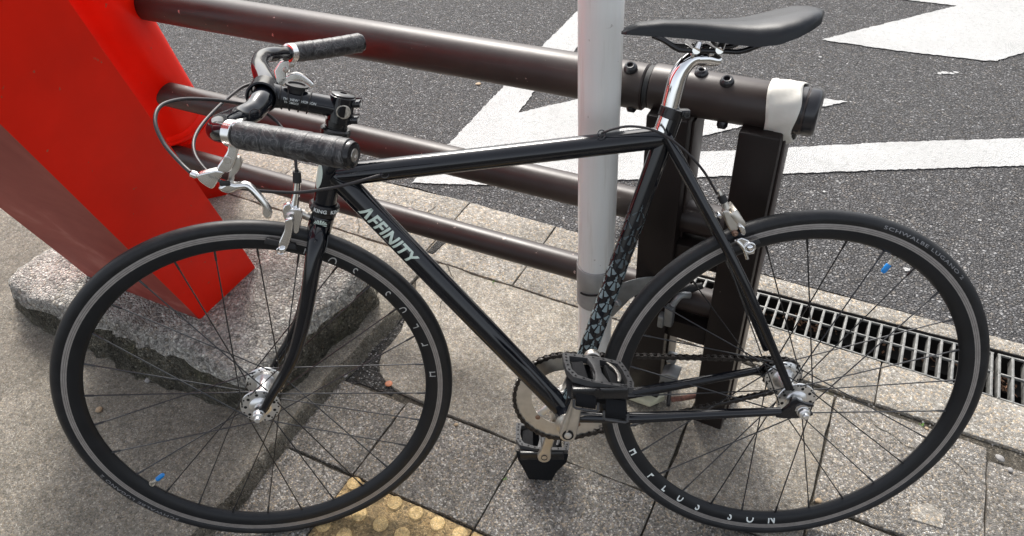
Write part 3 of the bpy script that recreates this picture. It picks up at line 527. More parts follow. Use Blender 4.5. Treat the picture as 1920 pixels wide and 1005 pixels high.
crack([(-1.10, 0.47), (-1.16, 0.55), (-1.14, 0.62)], .0016, .0036); crack([(-1.0, 0.33), (-0.93, 0.30), (-0.90, 0.24)], .0014, .0016)
crack([(-1.28, .40), (-1.33, .47), (-1.30, .54)], .0014, .0036); crack([(0.14, .36), (.22, .33), (.30, .34), (.34, .31)], .0012, .0016)
crack([(-.98, .40), (-.93, .36), (-.95, .31)], .0016, .0016)
# tactile tiles
for i in (0, 1):
    x0, x1 = xsT[i], xsT[i + 1]
    t = stone('tactile_tile', quad(x0, -0.55, x1, -0.258), MT['yellow'], z1=0.001)
    for a in range(6):
        for b_ in range(6):
            cx_ = x0 + 0.0175 + 0.0508 * a; cy_ = -0.2755 - 0.0508 * b_ + 0.031 * (cx_ + .67) * 0.3
            bm = bmesh.new(); disc_profile(bm, (cx_, cy_, 0), (0, 0, 1), [(0.0160, 0.0), (0.0152, 0.0042), (0.0138, 0.0056), (0.0, 0.0060)], 24)
            obj('tactile_dot', bm, MT['yellow_dot'], t)
# ---- drain: pit and grates
bm = bmesh.new()
for P in ([(-0.36, 0.557, 0), (2.6, 0.557, 0), (2.6, 0.557, -.4), (-0.36, 0.557, -.4)], [(-0.36, gfar(-.36) + .004, 0), (2.6, gfar(2.6) + .004, 0), (2.6, gfar(2.6), -.4), (-.36, gfar(-.36), -.4)],
          [(-.36, .55, -.34), (2.6, .55, -.34), (2.6, .90, -.34), (-.36, .72, -.34)], [(-.36, .55, 0), (-.36, .72, 0), (-.36, .72, -.4), (-.36, .55, -.4)]):
    bm.faces.new([bm.verts.new(p) for p in P])
gobj('drain_channel', bm, MT['pit'], smooth=False, kind='structure')
bm = bmesh.new()
plate(bm, [(-0.36, 0.650), (2.6, 0.70), (2.6, 0.88), (-0.36, 0.67)], -0.20, -0.075)
gobj('channel_shelf', bm, MT['pit'], smooth=False, kind='structure')
def grate(x0, x1, label):
    t = empty('drain_grate', GRD @ Matrix.Translation((x0, 0.557, 0)), label, 'drain grate', 'steel drain grates along the kerb')
    T = Matrix.Translation((-x0, -0.557, 0))
    n = int(round((x1 - x0) / 0.0283))
    for i in range(n + 1):
        x = x0 + 0.004 + (x1 - x0 - 0.008) * i / n; y1 = gfar(x) - 0.006
        bm = bmesh.new(); box(bm, (x, (0.560 + y1) / 2, -0.0125), (0.0058, y1 - 0.560, 0.024), 0.0008); bm.transform(T)
        obj('bearing_bar', bm, MT['bar'], t)
    for yf in (0.0, 0.55, 1.0):
        ya = 0.562 + (gfar(x0) - 0.006 - 0.562) * yf; yb = 0.562 + (gfar(x1) - 0.006 - 0.562) * yf
        bm = bmesh.new(); slab(bm, [(x0, ya - .002, -.004), (x1, yb - .002, -.004), (x1, yb + .002, -.004), (x0, ya + .002, -.004)], (0, 0, 1), 0.007 if yf in (0, .55) else 0.006, 0.0006); bm.transform(T)
        obj('cross_bar', bm, MT['bar'], t)
grate(-0.345, 0.378, 'galvanised drain grate seen through the spokes of the rear wheel')
grate(0.386, 1.1, 'galvanised drain grate to the right of the rear tyre at the picture edge')
# leaves caught on the grate shelf
bm = bmesh.new()
for i in range(150):
    x = random.choice([random.uniform(-0.2, -0.01), random.uniform(0.39, 0.44), random.uniform(-.2, .6)]); y = random.uniform(0.652, gfar(x) - 0.006); z = -0.070 + random.uniform(0, 0.03)
    L = random.uniform(.004, .009); a = random.uniform(0, 6.28); t_ = random.uniform(-.8, .8)
    d = Vector((math.cos(a), math.sin(a), t_ * .5)).normalized() * L; w = Vector((-math.sin(a), math.cos(a), random.uniform(-.6, .6))).normalized() * L * .45
    c = Vector((x, y, z)); vs = [bm.verts.new(c + q) for q in (-d, w, d, -w)]; bm.faces.new(vs)
gobj('leaf_litter', bm, MT['litter'], smooth=False, kind='stuff', label='brown dead leaf litter caught below the drain grate', category='leaf litter')

# ================================================================== CONCRETE BLOCK + RED LEG
def rock():
    top_ = [(-1.83, -0.263), (-1.851, -0.219), (-1.853, -0.133), (-1.793, -0.026), (-1.67, 0.136), (-1.371, 0.203), (-1.219, 0.191), (-1.051, 0.150), (-1.056, 0.091), (-1.070, -0.067), (-1.074, -0.215), (-1.108, -0.246), (-1.252, -0.240), (-1.438, -0.238), (-1.592, -0.268), (-1.734, -0.282)]
    bas_ = [(-1.915, -0.247), (-1.797, -0.275), (-1.713, -0.285), (-1.601, -0.290), (-1.456, -0.288), (-1.29, -0.283), (-1.147, -0.268), (-1.075, -0.218), (-1.058, -0.137), (-1.048, -0.022), (-1.040, 0.085), (-1.034, 0.159), (-1.107, 0.239), (-1.4, 0.26), (-1.75, 0.2), (-1.90, 0.02), (-1.93, -0.13)]
    cx_, cy_ = -1.45, -0.04; n = 150
    def radial(poly, a):
        d = (math.cos(a), math.sin(a)); best = 0.3
        for i in range(len(poly)):
            x1, y1 = poly[i][0] - cx_, poly[i][1] - cy_; x2, y2 = poly[(i + 1) % len(poly)][0] - cx_, poly[(i + 1) % len(poly)][1] - cy_
            ex, ey = x2 - x1, y2 - y1; den = d[0] * ey - d[1] * ex
            if abs(den) < 1e-9: continue
            t_ = (x1 * ey - y1 * ex) / den; u_ = (x1 * d[1] - y1 * d[0]) / den
            if t_ > 0 and -1e-6 <= u_ <= 1 + 1e-6: best = t_
        return best
    bm = bmesh.new(); rings = []; rt = [radial(top_, 2 * math.pi * k / n) for k in range(n)]; rb_ = [radial(bas_, 2 * math.pi * k / n) for k in range(n)]
    # level: (blend base->top, inset metres, z)
    for bl, ins, z in ((0, 0, .015), (.05, 0, .034), (.3, -.003, .06), (.6, -.004, .09), (.85, -.003, .115), (1, .001, .134), (1, .007, .144), (1, .016, .150), (1, .035, .1535), (1, .09, .155), (1, .2, .155)):
        rg = []
        for k in range(n):
            a = 2 * math.pi * k / n; r = rb_[k] * (1 - bl) + rt[k] * bl - ins
            r += (.004 * math.sin(k * .9 + z * 70) + random.uniform(-.005, .005)) * (1 if z < .15 else .5) + .006 * math.sin(k * .23)
            r = max(.03, r); rg.append(bm.verts.new((cx_ + r * math.cos(a), cy_ + r * math.sin(a), z + random.uniform(-.002, .002) * (1 if .03 < z < .153 else .2))))
        rings.append(rg)
    for j in range(len(rings) - 1):
        for i in range(n):
            f = bm.faces.new((rings[j][i], rings[j][(i + 1) % n], rings[j + 1][(i + 1) % n], rings[j + 1][i])); f.material_index = 1 if j < 4 else 0
    bm.faces.new(rings[-1])
    o = obj('concrete_base', bm, [MT['stone'], MT['edge']], angle=70)
    o.matrix_world = GRD; o['label'] = 'rough weathered concrete block under the foot of the red leg'; o['category'] = 'concrete block'
    return o
rock()
lean = Vector((0.2077, -0.3260, 0.9223)); lean.normalize()
def red_leg():
    t = empty('red_leg', GRD @ Matrix.Translation((-1.5, 0, 0.11)), 'bright vermilion steel leg leaning over the concrete block at left', 'steel support')
    T = Matrix.Translation((1.5, 0, -0.11)); zb = 0.150; H = 1.55 / lean.z
    P1 = Vector((-1.292, -0.152, zb)); P2 = Vector((-1.300, 0.043, zb)); P0 = Vector((-1.656, -0.165, zb)); P3 = Vector((-1.66, 0.05, zb))
    base = [P1, P2, P3, P0]; bm = bmesh.new()
    rings = []
    for s_ in [0, 0.05, 0.12, 0.2, 0.35, 0.5, 0.75, 1.0]:
        sh = lean * H * s_; rg = []
        for i, p in enumerate(base):
            q = p + sh
            if i in (2, 3): q += Vector((0.022 * (1 - math.exp(-s_ * 10)) - 0.19 * s_, 0, 0))
            rg.append(q)
        rings.append([bm.verts.new(q) for q in rg])
    for j in range(len(rings) - 1):
        for i in range(4):
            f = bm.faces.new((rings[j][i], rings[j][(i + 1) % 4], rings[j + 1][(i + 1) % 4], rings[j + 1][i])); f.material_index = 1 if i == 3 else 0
    bm.faces.new(rings[-1]); bm.faces.new(rings[0])
    es = [e for e in bm.edges if len(e.link_faces) == 2 and abs((e.verts[1].co - e.verts[0].co).normalized().dot(lean)) > 0.9]
    bmesh.ops.bevel(bm, geom=es, offset=0.003, segments=2, affect='EDGES')
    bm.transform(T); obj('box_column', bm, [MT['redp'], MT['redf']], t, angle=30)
    c = Vector((-1.885, 0.425, 0.0)); bm = bmesh.new(); L = 1.7 / lean.z
    tube(bm, [c + lean * a for a in (0.02, 0.2, 0.5, 1.0, L)], 0.098, 48); bm.transform(T); obj('round_tube', bm, MT['redp'], t)
    rz = RING
    bm = bmesh.new(); tube(bm, [c + lean * a for a in (rz - .022, rz - .016, rz - .010, rz - .004, rz + .002, rz + .008, rz + .014)], [0.0985, .106, .107, .1010, .1065, .105, 0.0985], 48); bm.transform(T); obj('weld_ring', bm, MT['redp'], t)
    bm = bmesh.new(); u = Vector((1, 0, 0)); u = (u - lean * u.dot(lean)).normalized(); w = lean.cross(u)
    ring = lambda r: [c + lean * a_ + u * math.cos(q) * r + w * math.sin(q) * r for a_ in (0,) for q in [math.pi / 8 + k * math.pi / 4 for k in range(8)]]
    A = [bm.verts.new(p) for p in ring(0.116)]; B_ = [bm.verts.new(p + lean * (rz - .03)) for p in ring(0.110)]
    for k in range(8): bm.faces.new((A[k], A[(k + 1) % 8], B_[(k + 1) % 8], B_[k]))
    bm.faces.new(B_); bm.faces.new(A); bm.transform(T); obj('foot_sleeve', bm, MT['redp'], t, angle=25)
RING = 0.345
red_leg()

# ================================================================== GUARDRAIL
RY = 0.25
def guardrail():
    t = empty('guardrail', Matrix.Translation((-0.17, RY, 0.0)), 'dark brown three-rail steel guardrail along the kerb behind the bicycle', 'guardrail')
    T = Matrix.Translation((0.17, -RY, 0))
    def part(name, bm, m, **kw): bm.transform(T); return obj(name, bm, m, t, **kw)
    bm = bmesh.new(); rod(bm, (-1.72, RY, .7628), (-0.3725, RY, .7628), 0.0392, 48, bev=.003)
    part('top_rail', bm, MT['rail'], label='top rail with a worn glossy upper side')
    bm = bmesh.new(); rod(bm, (-0.371, RY, .765), (-0.363, RY, .765), 0.0355, 40); part('rail_gap_sleeve', bm, MT['rubber'])
    bm = bmesh.new(); tube(bm, [(-0.361, RY, .7665), (-0.356, RY, .7665), (-0.12, RY, .7675), (-0.112, RY, .7675)], [0.0375, .0388, .0372, .0355], 48); part('end_sleeve', bm, MT['rail'])
    for z, r, nm in ((.5178, .0315, 'middle_rail'), (.3163, .029, 'bottom_rail')):
        bm = bmesh.new(); rod(bm, (-1.78, RY, z), (-0.19, RY, z), r, 40); part(nm, bm, MT['rail'])
    # posts: folded-box sections; light on the right side put in as a paler plate
    for x0, x1 in ((-0.3545, -0.284), (-0.2025, -0.1375)):
        bm = bmesh.new(); xm = (x0 + x1) / 2
        box(bm, (xm, 0.247, 0.352), (x1 - x0, 0.104, 0.782), 0.004); p = part('post', bm, MT['post'])
        bm = bmesh.new(); box(bm, (x1 + 0.0022, 0.262, 0.352), (0.004, 0.070, 0.75), 0.001); bm.transform(T); obj('lit_side_plate', bm, MT['rail'], p)
    for z in (0.262, 0.460):
        bm = bmesh.new(); box(bm, (-0.243, 0.235, z), (0.083, 0.06, 0.046), 0.003); part('cross_member', bm, MT['post'])
    for (x, y, z) in ((-0.3985, 0.2345, 0.8005), (-0.2395, 0.236, 0.805), (-0.2835, 0.247, 0.8065)):
        bm = bmesh.new(); n = Vector((0, y - RY, z - .765)).normalized(); c = Vector((x, RY, .765)) + n * 0.037
        disc_profile(bm, c, n, [(0.0115, 0), (0.0115, 0.003), (0.0095, 0.008), (0.0065, 0.010), (0.0050, 0.0095), (0.0045, 0.005), (0, 0.005)], 24); part('button_head_bolt', bm, MT['cap'])
    for x in (-0.392, -0.236):
        bm = bmesh.new(); n = Vector((0, -0.55, -1)).normalized(); c = Vector((x, RY, .765)) + n * 0.036
        disc_profile(bm, c, n, [(0.009, 0), (0.009, 0.006), (0.006, 0.011), (0, 0.011)], 20); part('button_head_bolt', bm, MT['cap'])
    # end cap
    bm = bmesh.new(); tube(bm, [(-0.135, RY, .768), (-0.118, RY, .768), (-0.1165, RY, .768), (-0.115, RY, .768), (-0.1135, RY, .768), (-0.101, RY, .768), (-0.097, RY, .768), (-0.0955, RY, .768)], [0.0380, .0380, .0355, .0355, .0378, .0372, .0345, .031], 12)
    part('end_cap', bm, MT['cap'])
guardrail()
# white tape
def tape():
    bm = bmesh.new(); seg = 60; rings = []
    xs_ = [-0.1715, -0.165, -0.157, -0.149, -0.141, -0.134, -0.128, -0.124]
    for i, x in enumerate(xs_):
        rg = []
        for k in range(seg):
            a = 2 * math.pi * k / seg; ny, nz = math.cos(a), math.sin(a)
            r = 0.0405 + 0.0008 * math.sin(a * 9 + i) + (0.0006 if i % 3 == 0 else 0)
            sag = max(0, -nz) ** 3 * 0.022 * max(0, 1 - 0.22 * abs(i - 4)) * (1 if ny < 0.6 else .4)
            xx = x + (0.004 * math.sin(a * 2 + 1) if i < 3 else 0.003 * math.sin(a * 3))
            rg.append(bm.verts.new((xx, RY + ny * r, .768 + nz * r - sag + 0.0012 * math.sin(a * 23 + i * 2) * max(0, -nz))))
        rings.append(rg)
    for i in range(len(rings) - 1):
        for k in range(seg): bm.faces.new((rings[i][k], rings[i][(k + 1) % seg], rings[i + 1][(k + 1) % seg], rings[i + 1][k]))
    r2 = []
    bm.transform(Matrix.Translation((0.14, -RY, -.768)))
    o = obj('white_tape', bm, MT['tape']); o.matrix_world = Matrix.Translation((-0.14, RY, .768))
    md = o.modifiers.new('thick', 'SOLIDIFY'); md.thickness = 0.0012; md.offset = 1
    o['label'] = 'creased white tape wrapped round the guardrail end by its black cap'; o['category'] = 'tape'
tape()
# ================================================================== WHITE POLE
PX, PY = -0.4285, 0.172
bm = bmesh.new(); tube(bm, [(0, 0, -0.03), (0, 0, 0.5), (0, 0, 2.9)], 0.0353, 64)
o = obj('white_pole', bm, MT['pole']); o.matrix_world = Matrix.Translation((PX, PY, 0.0)); o['label'] = 'white painted round steel signpost between the bicycle and the guardrail'; o['category'] = 'pole'
t = empty('pole_clamp', Matrix.Translation((PX, PY, 0.36)), 'grey metal band clamp tying the white pole to the guardrail post', 'clamp')
bm = bmesh.new(); tube(bm, [(0, 0, z) for z in (-.046, -.044, -.008, -.006, .006, .008, .053, .055)], [.0362, .0382, .0382, .0372, .0372, .0382, .0382, .0366], 48, caps=False)
o = obj('band', bm, MT['band'], t); md = o.modifiers.new('th', 'SOLIDIFY'); md.thickness = .0015
bm = bmesh.new(); tube(bm, [(.0386 * math.cos(a), .0386 * math.sin(a), -.001 - .004 * math.sin(a * 2)) for a in [math.radians(q) for q in range(-118, -50, 6)]], .0022, 8); obj('band_slot', bm, MT['pit'], t)
bm = bmesh.new(); slab(bm, smoothpath([(0.030, -0.028, -.045), (0.045, -0.03, .025), (0.075, -.01, .042), (0.11, 0.02, .040), (0.14, .03, .028), (0.14, .03, -.005), (0.09, .0, .004), (0.05, -.03, -.048)], 3), (-.35, -1, 0.1), 0.004, .001)
obj('bracket', bm, MT['galv'], t)
bm = bmesh.new(); disc_profile(bm, (0.060, -0.031, -.003), (-.3, -1, .1), [(0.009, 0), (0.009, .007), (.007, .009), (.0045, .009), (.0045, .014), (0, .014)], 6); obj('nut', bm, MT['galv'], t, angle=20)
bm = bmesh.new(); tube(bm, smoothpath([(0.155, .02, -.02), (0.165, .03, -.0), (0.18, .045, -.005)], 4), .007, 12); box(bm, (.152, .015, -.045), (.018, .02, .05), .004); box(bm, (.138, .012, -.06), (.012, .02, .03), .003); obj('hook_bolt', bm, MT['galv'], t)
bm = bmesh.new(); tube(bm, smoothpath([(0.165, .045, -.004), (0.18, .06, .0), (0.198, .07, .006)], 4), [.006, .008, .0065], 12); obj('wing_nut', bm, MT['rubber'], t)
bm = bmesh.new(); slab(bm, [(.155, .02, -.235), (.185, .02, -.225), (.188, .02, -.205), (.165, .02, -.203), (.150, .02, -.215), (.147, .02, -.245)], (0, 1, .2), .03, .004); box(bm, (.163, .035, -.185), (.02, .02, .02), .003); obj('lower_clip', bm, MT['galv'], t)
# foot scrap between pole and post
t = empty('broken_lock', GRD @ Matrix.Translation((-0.33, 0.2, 0)), 'cream plastic scrap with a rusty rod lying behind the chainstays', 'scrap')
bm = bmesh.new(); slab(bm, [(-.045, -.02, .012), (.02, -.025, .02), (.045, .01, .018), (.02, .035, .016), (-.04, .03, .012)], (0, 0, 1), .02, .005); obj('cream_cover', bm, MT['cream'], t)
bm = bmesh.new(); tube(bm, smoothpath([(.02, .045, .03), (.045, .03, .03), (.058, -.015, .03)], 5), .0045, 10); obj('black_edge', bm, MT['rubber'], t)
bm = bmesh.new(); tube(bm, smoothpath([(.06, .0, .035), (.09, .008, .05), (.12, .02, .065)], 6), .006, 10); obj('rod', bm, MT['rust'], t)

# ================================================================== BICYCLE
bike = empty('bicycle', BIKE, 'glossy black single-speed road bicycle leaning against the white pole', 'bicycle')
YN = Vector((0, -1, 0))
def part(name, bm, m, parent=None, **kw): return obj(name, bm, m, parent if parent is not None else bike, **kw)
# ---------- wheels
RIMP = [(0.3175, -0.0085, 0), (0.3172, -0.0105, 0), (0.3140, -0.0107, 1), (0.3133, -0.0107, 0), (0.3110, -0.0107, 1), (0.3103, -0.0107, 0), (0.3080, -0.0107, 2)]
def rim_y(r):
    u = (0.3080 - r) / 0.0215
    return 0.0107 * math.sqrt(max(0.0, 1 - max(0, u) ** 2.3))
def wheel(matrix, th0, valve, letters, tyre_text, label, lm='white', bold=.02):
    # rim
    bm = bmesh.new(); seg = 144
    prof = [(r, y, m) for r, y, m in RIMP]
    for k in range(1, 9):
        r = 0.3080 - 0.0215 * k / 8; prof.append((r, -rim_y(r) if k < 8 else 0.0, 2))
    left = prof; right = [(r, -y, None) for r, y, m in prof[:-1]][::-1]
    full = [(r, y) for r, y, m in left] + [(r, y) for r, y, m in right]
    mats = [m for r, y, m in left[:-1]] + [m for r, y, m in left[:-1]][::-1] + [2]
    rings = [[bm.verts.new((r * math.cos(a), y, r * math.sin(a))) for a in [2 * math.pi * k / seg for k in range(seg)]] for r, y in full]
    nR = len(rings)
    for i in range(nR):
        for k in range(seg):
            f = bm.faces.new((rings[i][k], rings[i][(k + 1) % seg], rings[(i + 1) % nR][(k + 1) % seg], rings[(i + 1) % nR][k])); f.material_index = mats[i]
    rim = obj('wheel', bm, [MT['track'], MT['trackd'], MT['rimblk']], bike, angle=50, matrix=matrix, label=label)
    # tyre
    bm = bmesh.new(); rc, rr = 0.3240, 0.0127; pr = []
    for k in range(25):
        a = math.radians(-128 + 256 * k / 24); w = 1.0
        r = rc + rr * math.cos(a) * (0.945 if abs(a) < 1.2 else 1.0); pr.append((r, rr * math.sin(a) * 1.0))
    rings = [[bm.verts.new((r * math.cos(a), y, r * math.sin(a))) for a in [2 * math.pi * k / seg for k in range(seg)]] for r, y in pr]
    for i in range(len(rings) - 1):
        for k in range(seg): bm.faces.new((rings[i][k], rings[i][(k + 1) % seg], rings[i + 1][(k + 1) % seg], rings[i + 1][k]))
    ty = obj('tyre', bm, MT['tyre'], rim)
    # hub
    bm = bmesh.new(); Yp = (0, 1, 0)
    fl = 0.0335
    pr = [(0, -.046), (.009, -.046), (.0095, -.040), (.016, -.039), (.019, -.0365), (.0185, -.0355), (fl - .001, -.0350), (fl, -.0340), (fl, -.0325), (fl - .001, -.0318), (.020, -.031), (.0145, -.024), (.0125, -.012), (.0125, .012), (.0145, .024), (.020, .031), (fl - .001, .0318), (fl, .0325), (fl, .034), (fl - .001, .035), (.0185, .0355), (.019, .0365), (.016, .039), (.0095, .04), (.009, .046), (0, .046)]
    disc_profile(bm, (0, 0, 0), Yp, pr, 56)
    hub = obj('hub', bm, MT['silver'], rim, angle=35)
    # dark drillings on both flange faces
    bm = bmesh.new()
    for s_ in (-1, 1):
        for k in range(14):
            a = math.radians(th0 + k * 360 / 14 + (6 if s_ > 0 else 0)); c = Vector((.0300 * math.cos(a), s_ * .0351, .0300 * math.sin(a)))
            disc_profile(bm, c, (0, s_, 0), [(0, .0004), (.0016, .0004)], 10)
            disc_profile(bm, c + Vector((0, -s_ * .0034, 0)), (0, -s_, 0), [(0, .0004), (.0016, .0004)], 10)
        for k in range(9):
            a = math.radians(th0 + k * 40); c = Vector((.0245 * math.cos(a), s_ * .0353, .0245 * math.sin(a)))
            disc_profile(bm, c, (0, s_, 0), [(0, .0004), (.0028, .0004)], 14)
            disc_profile(bm, c + Vector((0, -s_ * .0036, 0)), (0, -s_, 0), [(0, .0004), (.0028, .0004)], 14)
    obj('flange_holes', bm, MT['pit'], rim, kind='stuff')
    # spokes: four mesh kinds shared
    kinds = {}
    for k in range(28):
        s_ = -1 if k % 2 == 0 else 1; lead = 1 if (k // 2) % 2 == 0 else -1; key = (s_, lead)
        if key not in kinds:
            bm = bmesh.new(); dl = math.radians(70) * lead
            hp = Vector((.0300 * math.cos(dl), s_ * (.0362 if lead > 0 else .0310), .0300 * math.sin(dl))); rp = Vector((.2870, s_ * .0008, 0)); d = (rp - hp).normalized()
            tube(bm, [hp, hp + d * .02, rp - d * .017], [.00125, .00115, .00115], 6)
            tube(bm, [rp - d * .017, rp - d * .015, rp + d * .003], [.0011, .0019, .0019], 8)
            kinds[key] = mesh_from_bm(bm, 'spoke')
        obj('spoke', kinds[key], MT['spoke'], rim, matrix=Matrix.Rotation(-math.radians(th0 + k * 360 / 28), 4, 'Y'))
    # valve
    va = math.radians(valve); d = Vector((math.cos(va), 0, math.sin(va)))
    bm = bmesh.new(); tube(bm, [d * .288, d * .268], .0029, 12); disc_profile(bm, d * .286, -d, [(0.0055, 0), (.0055, .002), (0, .002)], 12); obj('valve_stem', bm, MT['steer_hole'], rim)
    bm = bmesh.new(); tube(bm, [d * .271, d * .2695, d * .258, d * .2545], [.0040, .0046, .0044, .003], 14); obj('valve_cap', bm, MT['blue'], rim)
    # printed rim letters
    for ch, a in letters:
        bm = bmesh.new()
        a = math.radians(a); x0, x1 = text_width(ch, bold); sc = .0190
        def fn(x, y, a=a, x0=x0, x1=x1):
            tx = (x - (x0 + x1) / 2) * sc; r = .3050 - y * sc * 1.40; an = a + tx / r
            return Vector((r * math.cos(an), -rim_y(r) - .0004, r * math.sin(an)))
        put_text(bm, ch, fn, bold, 1.0, 2, clip=.41)
        obj('rim_letter', bm, MT[lm], rim, smooth=False)
    bm = bmesh.new(); s_, a0, a1, mt, rt = tyre_text; x0, x1 = text_width(s_, .01, 1.12); L = math.radians(a0 - a1) * .329; sc = L / (x1 - x0); vs_ = .0075
    def fn(x, y):
        an = math.radians(a0) - (x - x0) * sc / .329; r = rt + y * vs_; u = (r - rc) / rr
        yy_ = -rr * math.sqrt(max(0.02, 1 - min(1, u / .945) ** 2)) - .0005
        return Vector((r * math.cos(an), yy_, r * math.sin(an)))
    put_text(bm, s_, fn, .01, 1.12, 2)
    obj('tyre_lettering', bm, MT[mt], rim, smooth=False)
    return rim
LET = [('H', 0), ('P', 13.0), ('L', 20.9), ('U', 28.5), ('S', 36.5), ('S', 49.7), ('O', 57.3), ('N', 65.3)]
fh = D['front_hub']
MF = RS.to_4x4(); MF.translation = Vector(fh)
MR = Matrix.Translation((0, 0, 0.336))
fw_ = wheel(MF, 95.29, -142.4, [(c, 2.9 - 1 + a) for c, a in LET], ('SCHWALBE LUGANO 2', -127.0, -156.8, 'greyt', .3212), 'front wheel turned slightly towards the viewer', 'letter_grey', -.006)
rw_ = wheel(MR, -86.84, 62.9, [(c, -153.9 + a) for c, a in LET], ('SCHWALBE LUGANO 2', 73.0, 42.6, 'greyt', .3235), 'rear wheel, drive side hidden behind')
# axle nuts
def nut(parent, c, s_, m=None):
    c = Vector(c); bm = bmesh.new()
    disc_profile(bm, c, (0, s_, 0), [(.0105, 0), (.0105, .0015), (.0095, .002), (.0095, .0085), (.0085, .010), (.0055, .0105), (.0052, .016), (.004, .0172), (0, .0172)], 18)
    obj('axle_nut', bm, MT['silver'], parent, angle=30)
nut(fw_, (0, -.057, 0), -1); nut(fw_, (0, .057, 0), 1); nut(rw_, (0, -.0665, 0), -1); nut(rw_, (0, .0665, 0), 1)
# ---------- frame
bbc = Vector(D['bbc'])
bm = bmesh.new(); tube(bm, [F((0, 0, .3790)), F((0, 0, .3810)), F((0, 0, .492)), F((0, 0, .494))], [.0175, .0182, .0182, .0175], 36)
frame = part('frame', bm, MT['black'])
bm = bmesh.new(); tube(bm, [bbc + Vector((0, -.034, 0)), bbc + Vector((0, .034, 0))], .0205, 36); part('bottom_bracket_shell', bm, MT['black'], frame)
def ftube(name, pts, r, seg=32, **kw):
    bm = bmesh.new(); tube(bm, pts, r, seg, **kw); return part(name, bm, MT['black'], frame)
tt0, tt1 = Vector(D['tt'][0]) + Vector((0, 0, -.0085)), Vector(D['tt'][1]) + Vector((0, 0, -.003))
ftube('top_tube', [tt0 - (tt1 - tt0) * .03, tt0 + (tt1 - tt0) * .3, tt1], [.0180, .0172, .0165], oval=1.0)
dt0 = Vector(D['dt'][0]); dt0 = dt0 + (bbc - dt0) * -.02
ftube('down_tube', [dt0, dt0 + (bbc - dt0) * .5, bbc], [.0186, .0186, .0180])
st0 = Vector(D['st'][0]); sdir = (st0 - bbc).normalized(); up = st0
ftube('seat_tube', [bbc, bbc + (st0 - bbc) * .5, st0], [.0158, .0155, .0150])
for s_ in (1, -1):
    pts = smoothpath([(p[0], p[1] * s_ , p[2]) for p in D['ss']], 4)
    ftube('seat_stay', pts, [.0085, .0082, .0078, .0068], 20)
    cs = [(-.372, .020, .2915), (-.27, .036, .3015), (-.16, .048, .3165), (-.035, .0625, .3335)]
    ftube('chain_stay', smoothpath([(p[0], -p[1] * s_, p[2]) for p in cs], 5), [.0105, .0098, .0085, .0072], 20)
    bm = bmesh.new(); slab(bm, [(p[0], -.0635 * s_, p[2]) for p in D['dropL']], (0, 1, 0), .0065, .0015); part('dropout', bm, MT['black'], frame)
bm = bmesh.new(); tube(bm, [(-.1715, -.03, .667), (-.1715, .03, .667)], .006, 14); part('brake_bridge', bm, MT['black'], frame)
# seat collar
c0 = Vector(D['collar']); bm = bmesh.new(); tube(bm, [c0 - sdir * .007, c0 - sdir * .006, c0 + sdir * .008, c0 + sdir * .009], [.0165, .0182, .0182, .0165], 32)
side = Vector((.016, -.012, 0)); box(bm, c0 + Vector((.0185, -.004, 0)), (.016, .016, .013), .002); disc_profile(bm, c0 + Vector((.0205, -.012, 0)), (0, -1, 0), [(.0045, 0), (.0045, .004), (.002, .004), (.002, .002), (0, .002)], 12)
part('seat_collar', bm, MT['black2'])
# decals
def on_tube(p0, p1, r, s0, sc_, c0_=0.0, ang0=0.0, vs=1.0, shear=0.0):
    """s along p0->p1, c round the tube; c=0 faces the viewer's side (-y) turned by ang0"""
    d = (p1 - p0).normalized(); upv = YN.cross(d)          # across the tube
    def fn(x, y):
        s_ = s0 + (x + shear * y) * sc_; a = ang0 + (c0_ + y * vs * sc_) / r
        return p0 + d * s_ + (YN * math.cos(a) + upv * math.sin(a)) * (r + .0003)
    return fn
dd = (bbc - dt0).normalized(); A0 = Vector((-.7307, 0, .6785)); A1 = Vector((-.6482, 0, .6013)); s0 = (A0 - dt0).dot(dd); s1 = (A1 - dt0).dot(dd)
updir = YN.cross(dd)
sgn = 1 if updir.z > 0 else -1
bm = bmesh.new(); X0, X1 = text_width('AFFINITY', .03, 1.05); sc = (s1 - s0 + .006) / (X1 - X0)
def fnA(x, y):
    yy_ = (y - .36) * .0285; a = sgn * (yy_) / .0186 + 0.02
    s_ = s0 + (x - X0) * sc + y * .004
    return dt0 + dd * s_ + (YN * math.cos(a) + updir * math.sin(a)) * .01895
wA = text_width('A', .03)[1]
rest = 'FFINITY'; put_text(bm, rest, lambda x, y: fnA(x + wA + .02, y), .03, 1.05, 2)
for A_, B_, C_, E_ in (((0.0, 0), (.19, 0), (.43, .72), (.27, .72)), ((.27, .72), (.43, .72), (.70, 0), (.51, 0))):
    g0 = []
    if A_[1] > 0: A_, B_, C_, E_ = E_, C_, B_, A_
    for j in range(6):
        t_ = j / 5; g0.append([bm.verts.new(fnA(A_[0] * (1 - t_) + E_[0] * t_ , A_[1] * (1 - t_) + E_[1] * t_)), bm.verts.new(fnA(B_[0] * (1 - t_) + C_[0] * t_, B_[1] * (1 - t_) + C_[1] * t_))])
    for j in range(5): bm.faces.new((g0[j][0], g0[j][1], g0[j + 1][1], g0[j + 1][0]))
part('down_tube_lettering', bm, MT['mint'], frame, smooth=False)
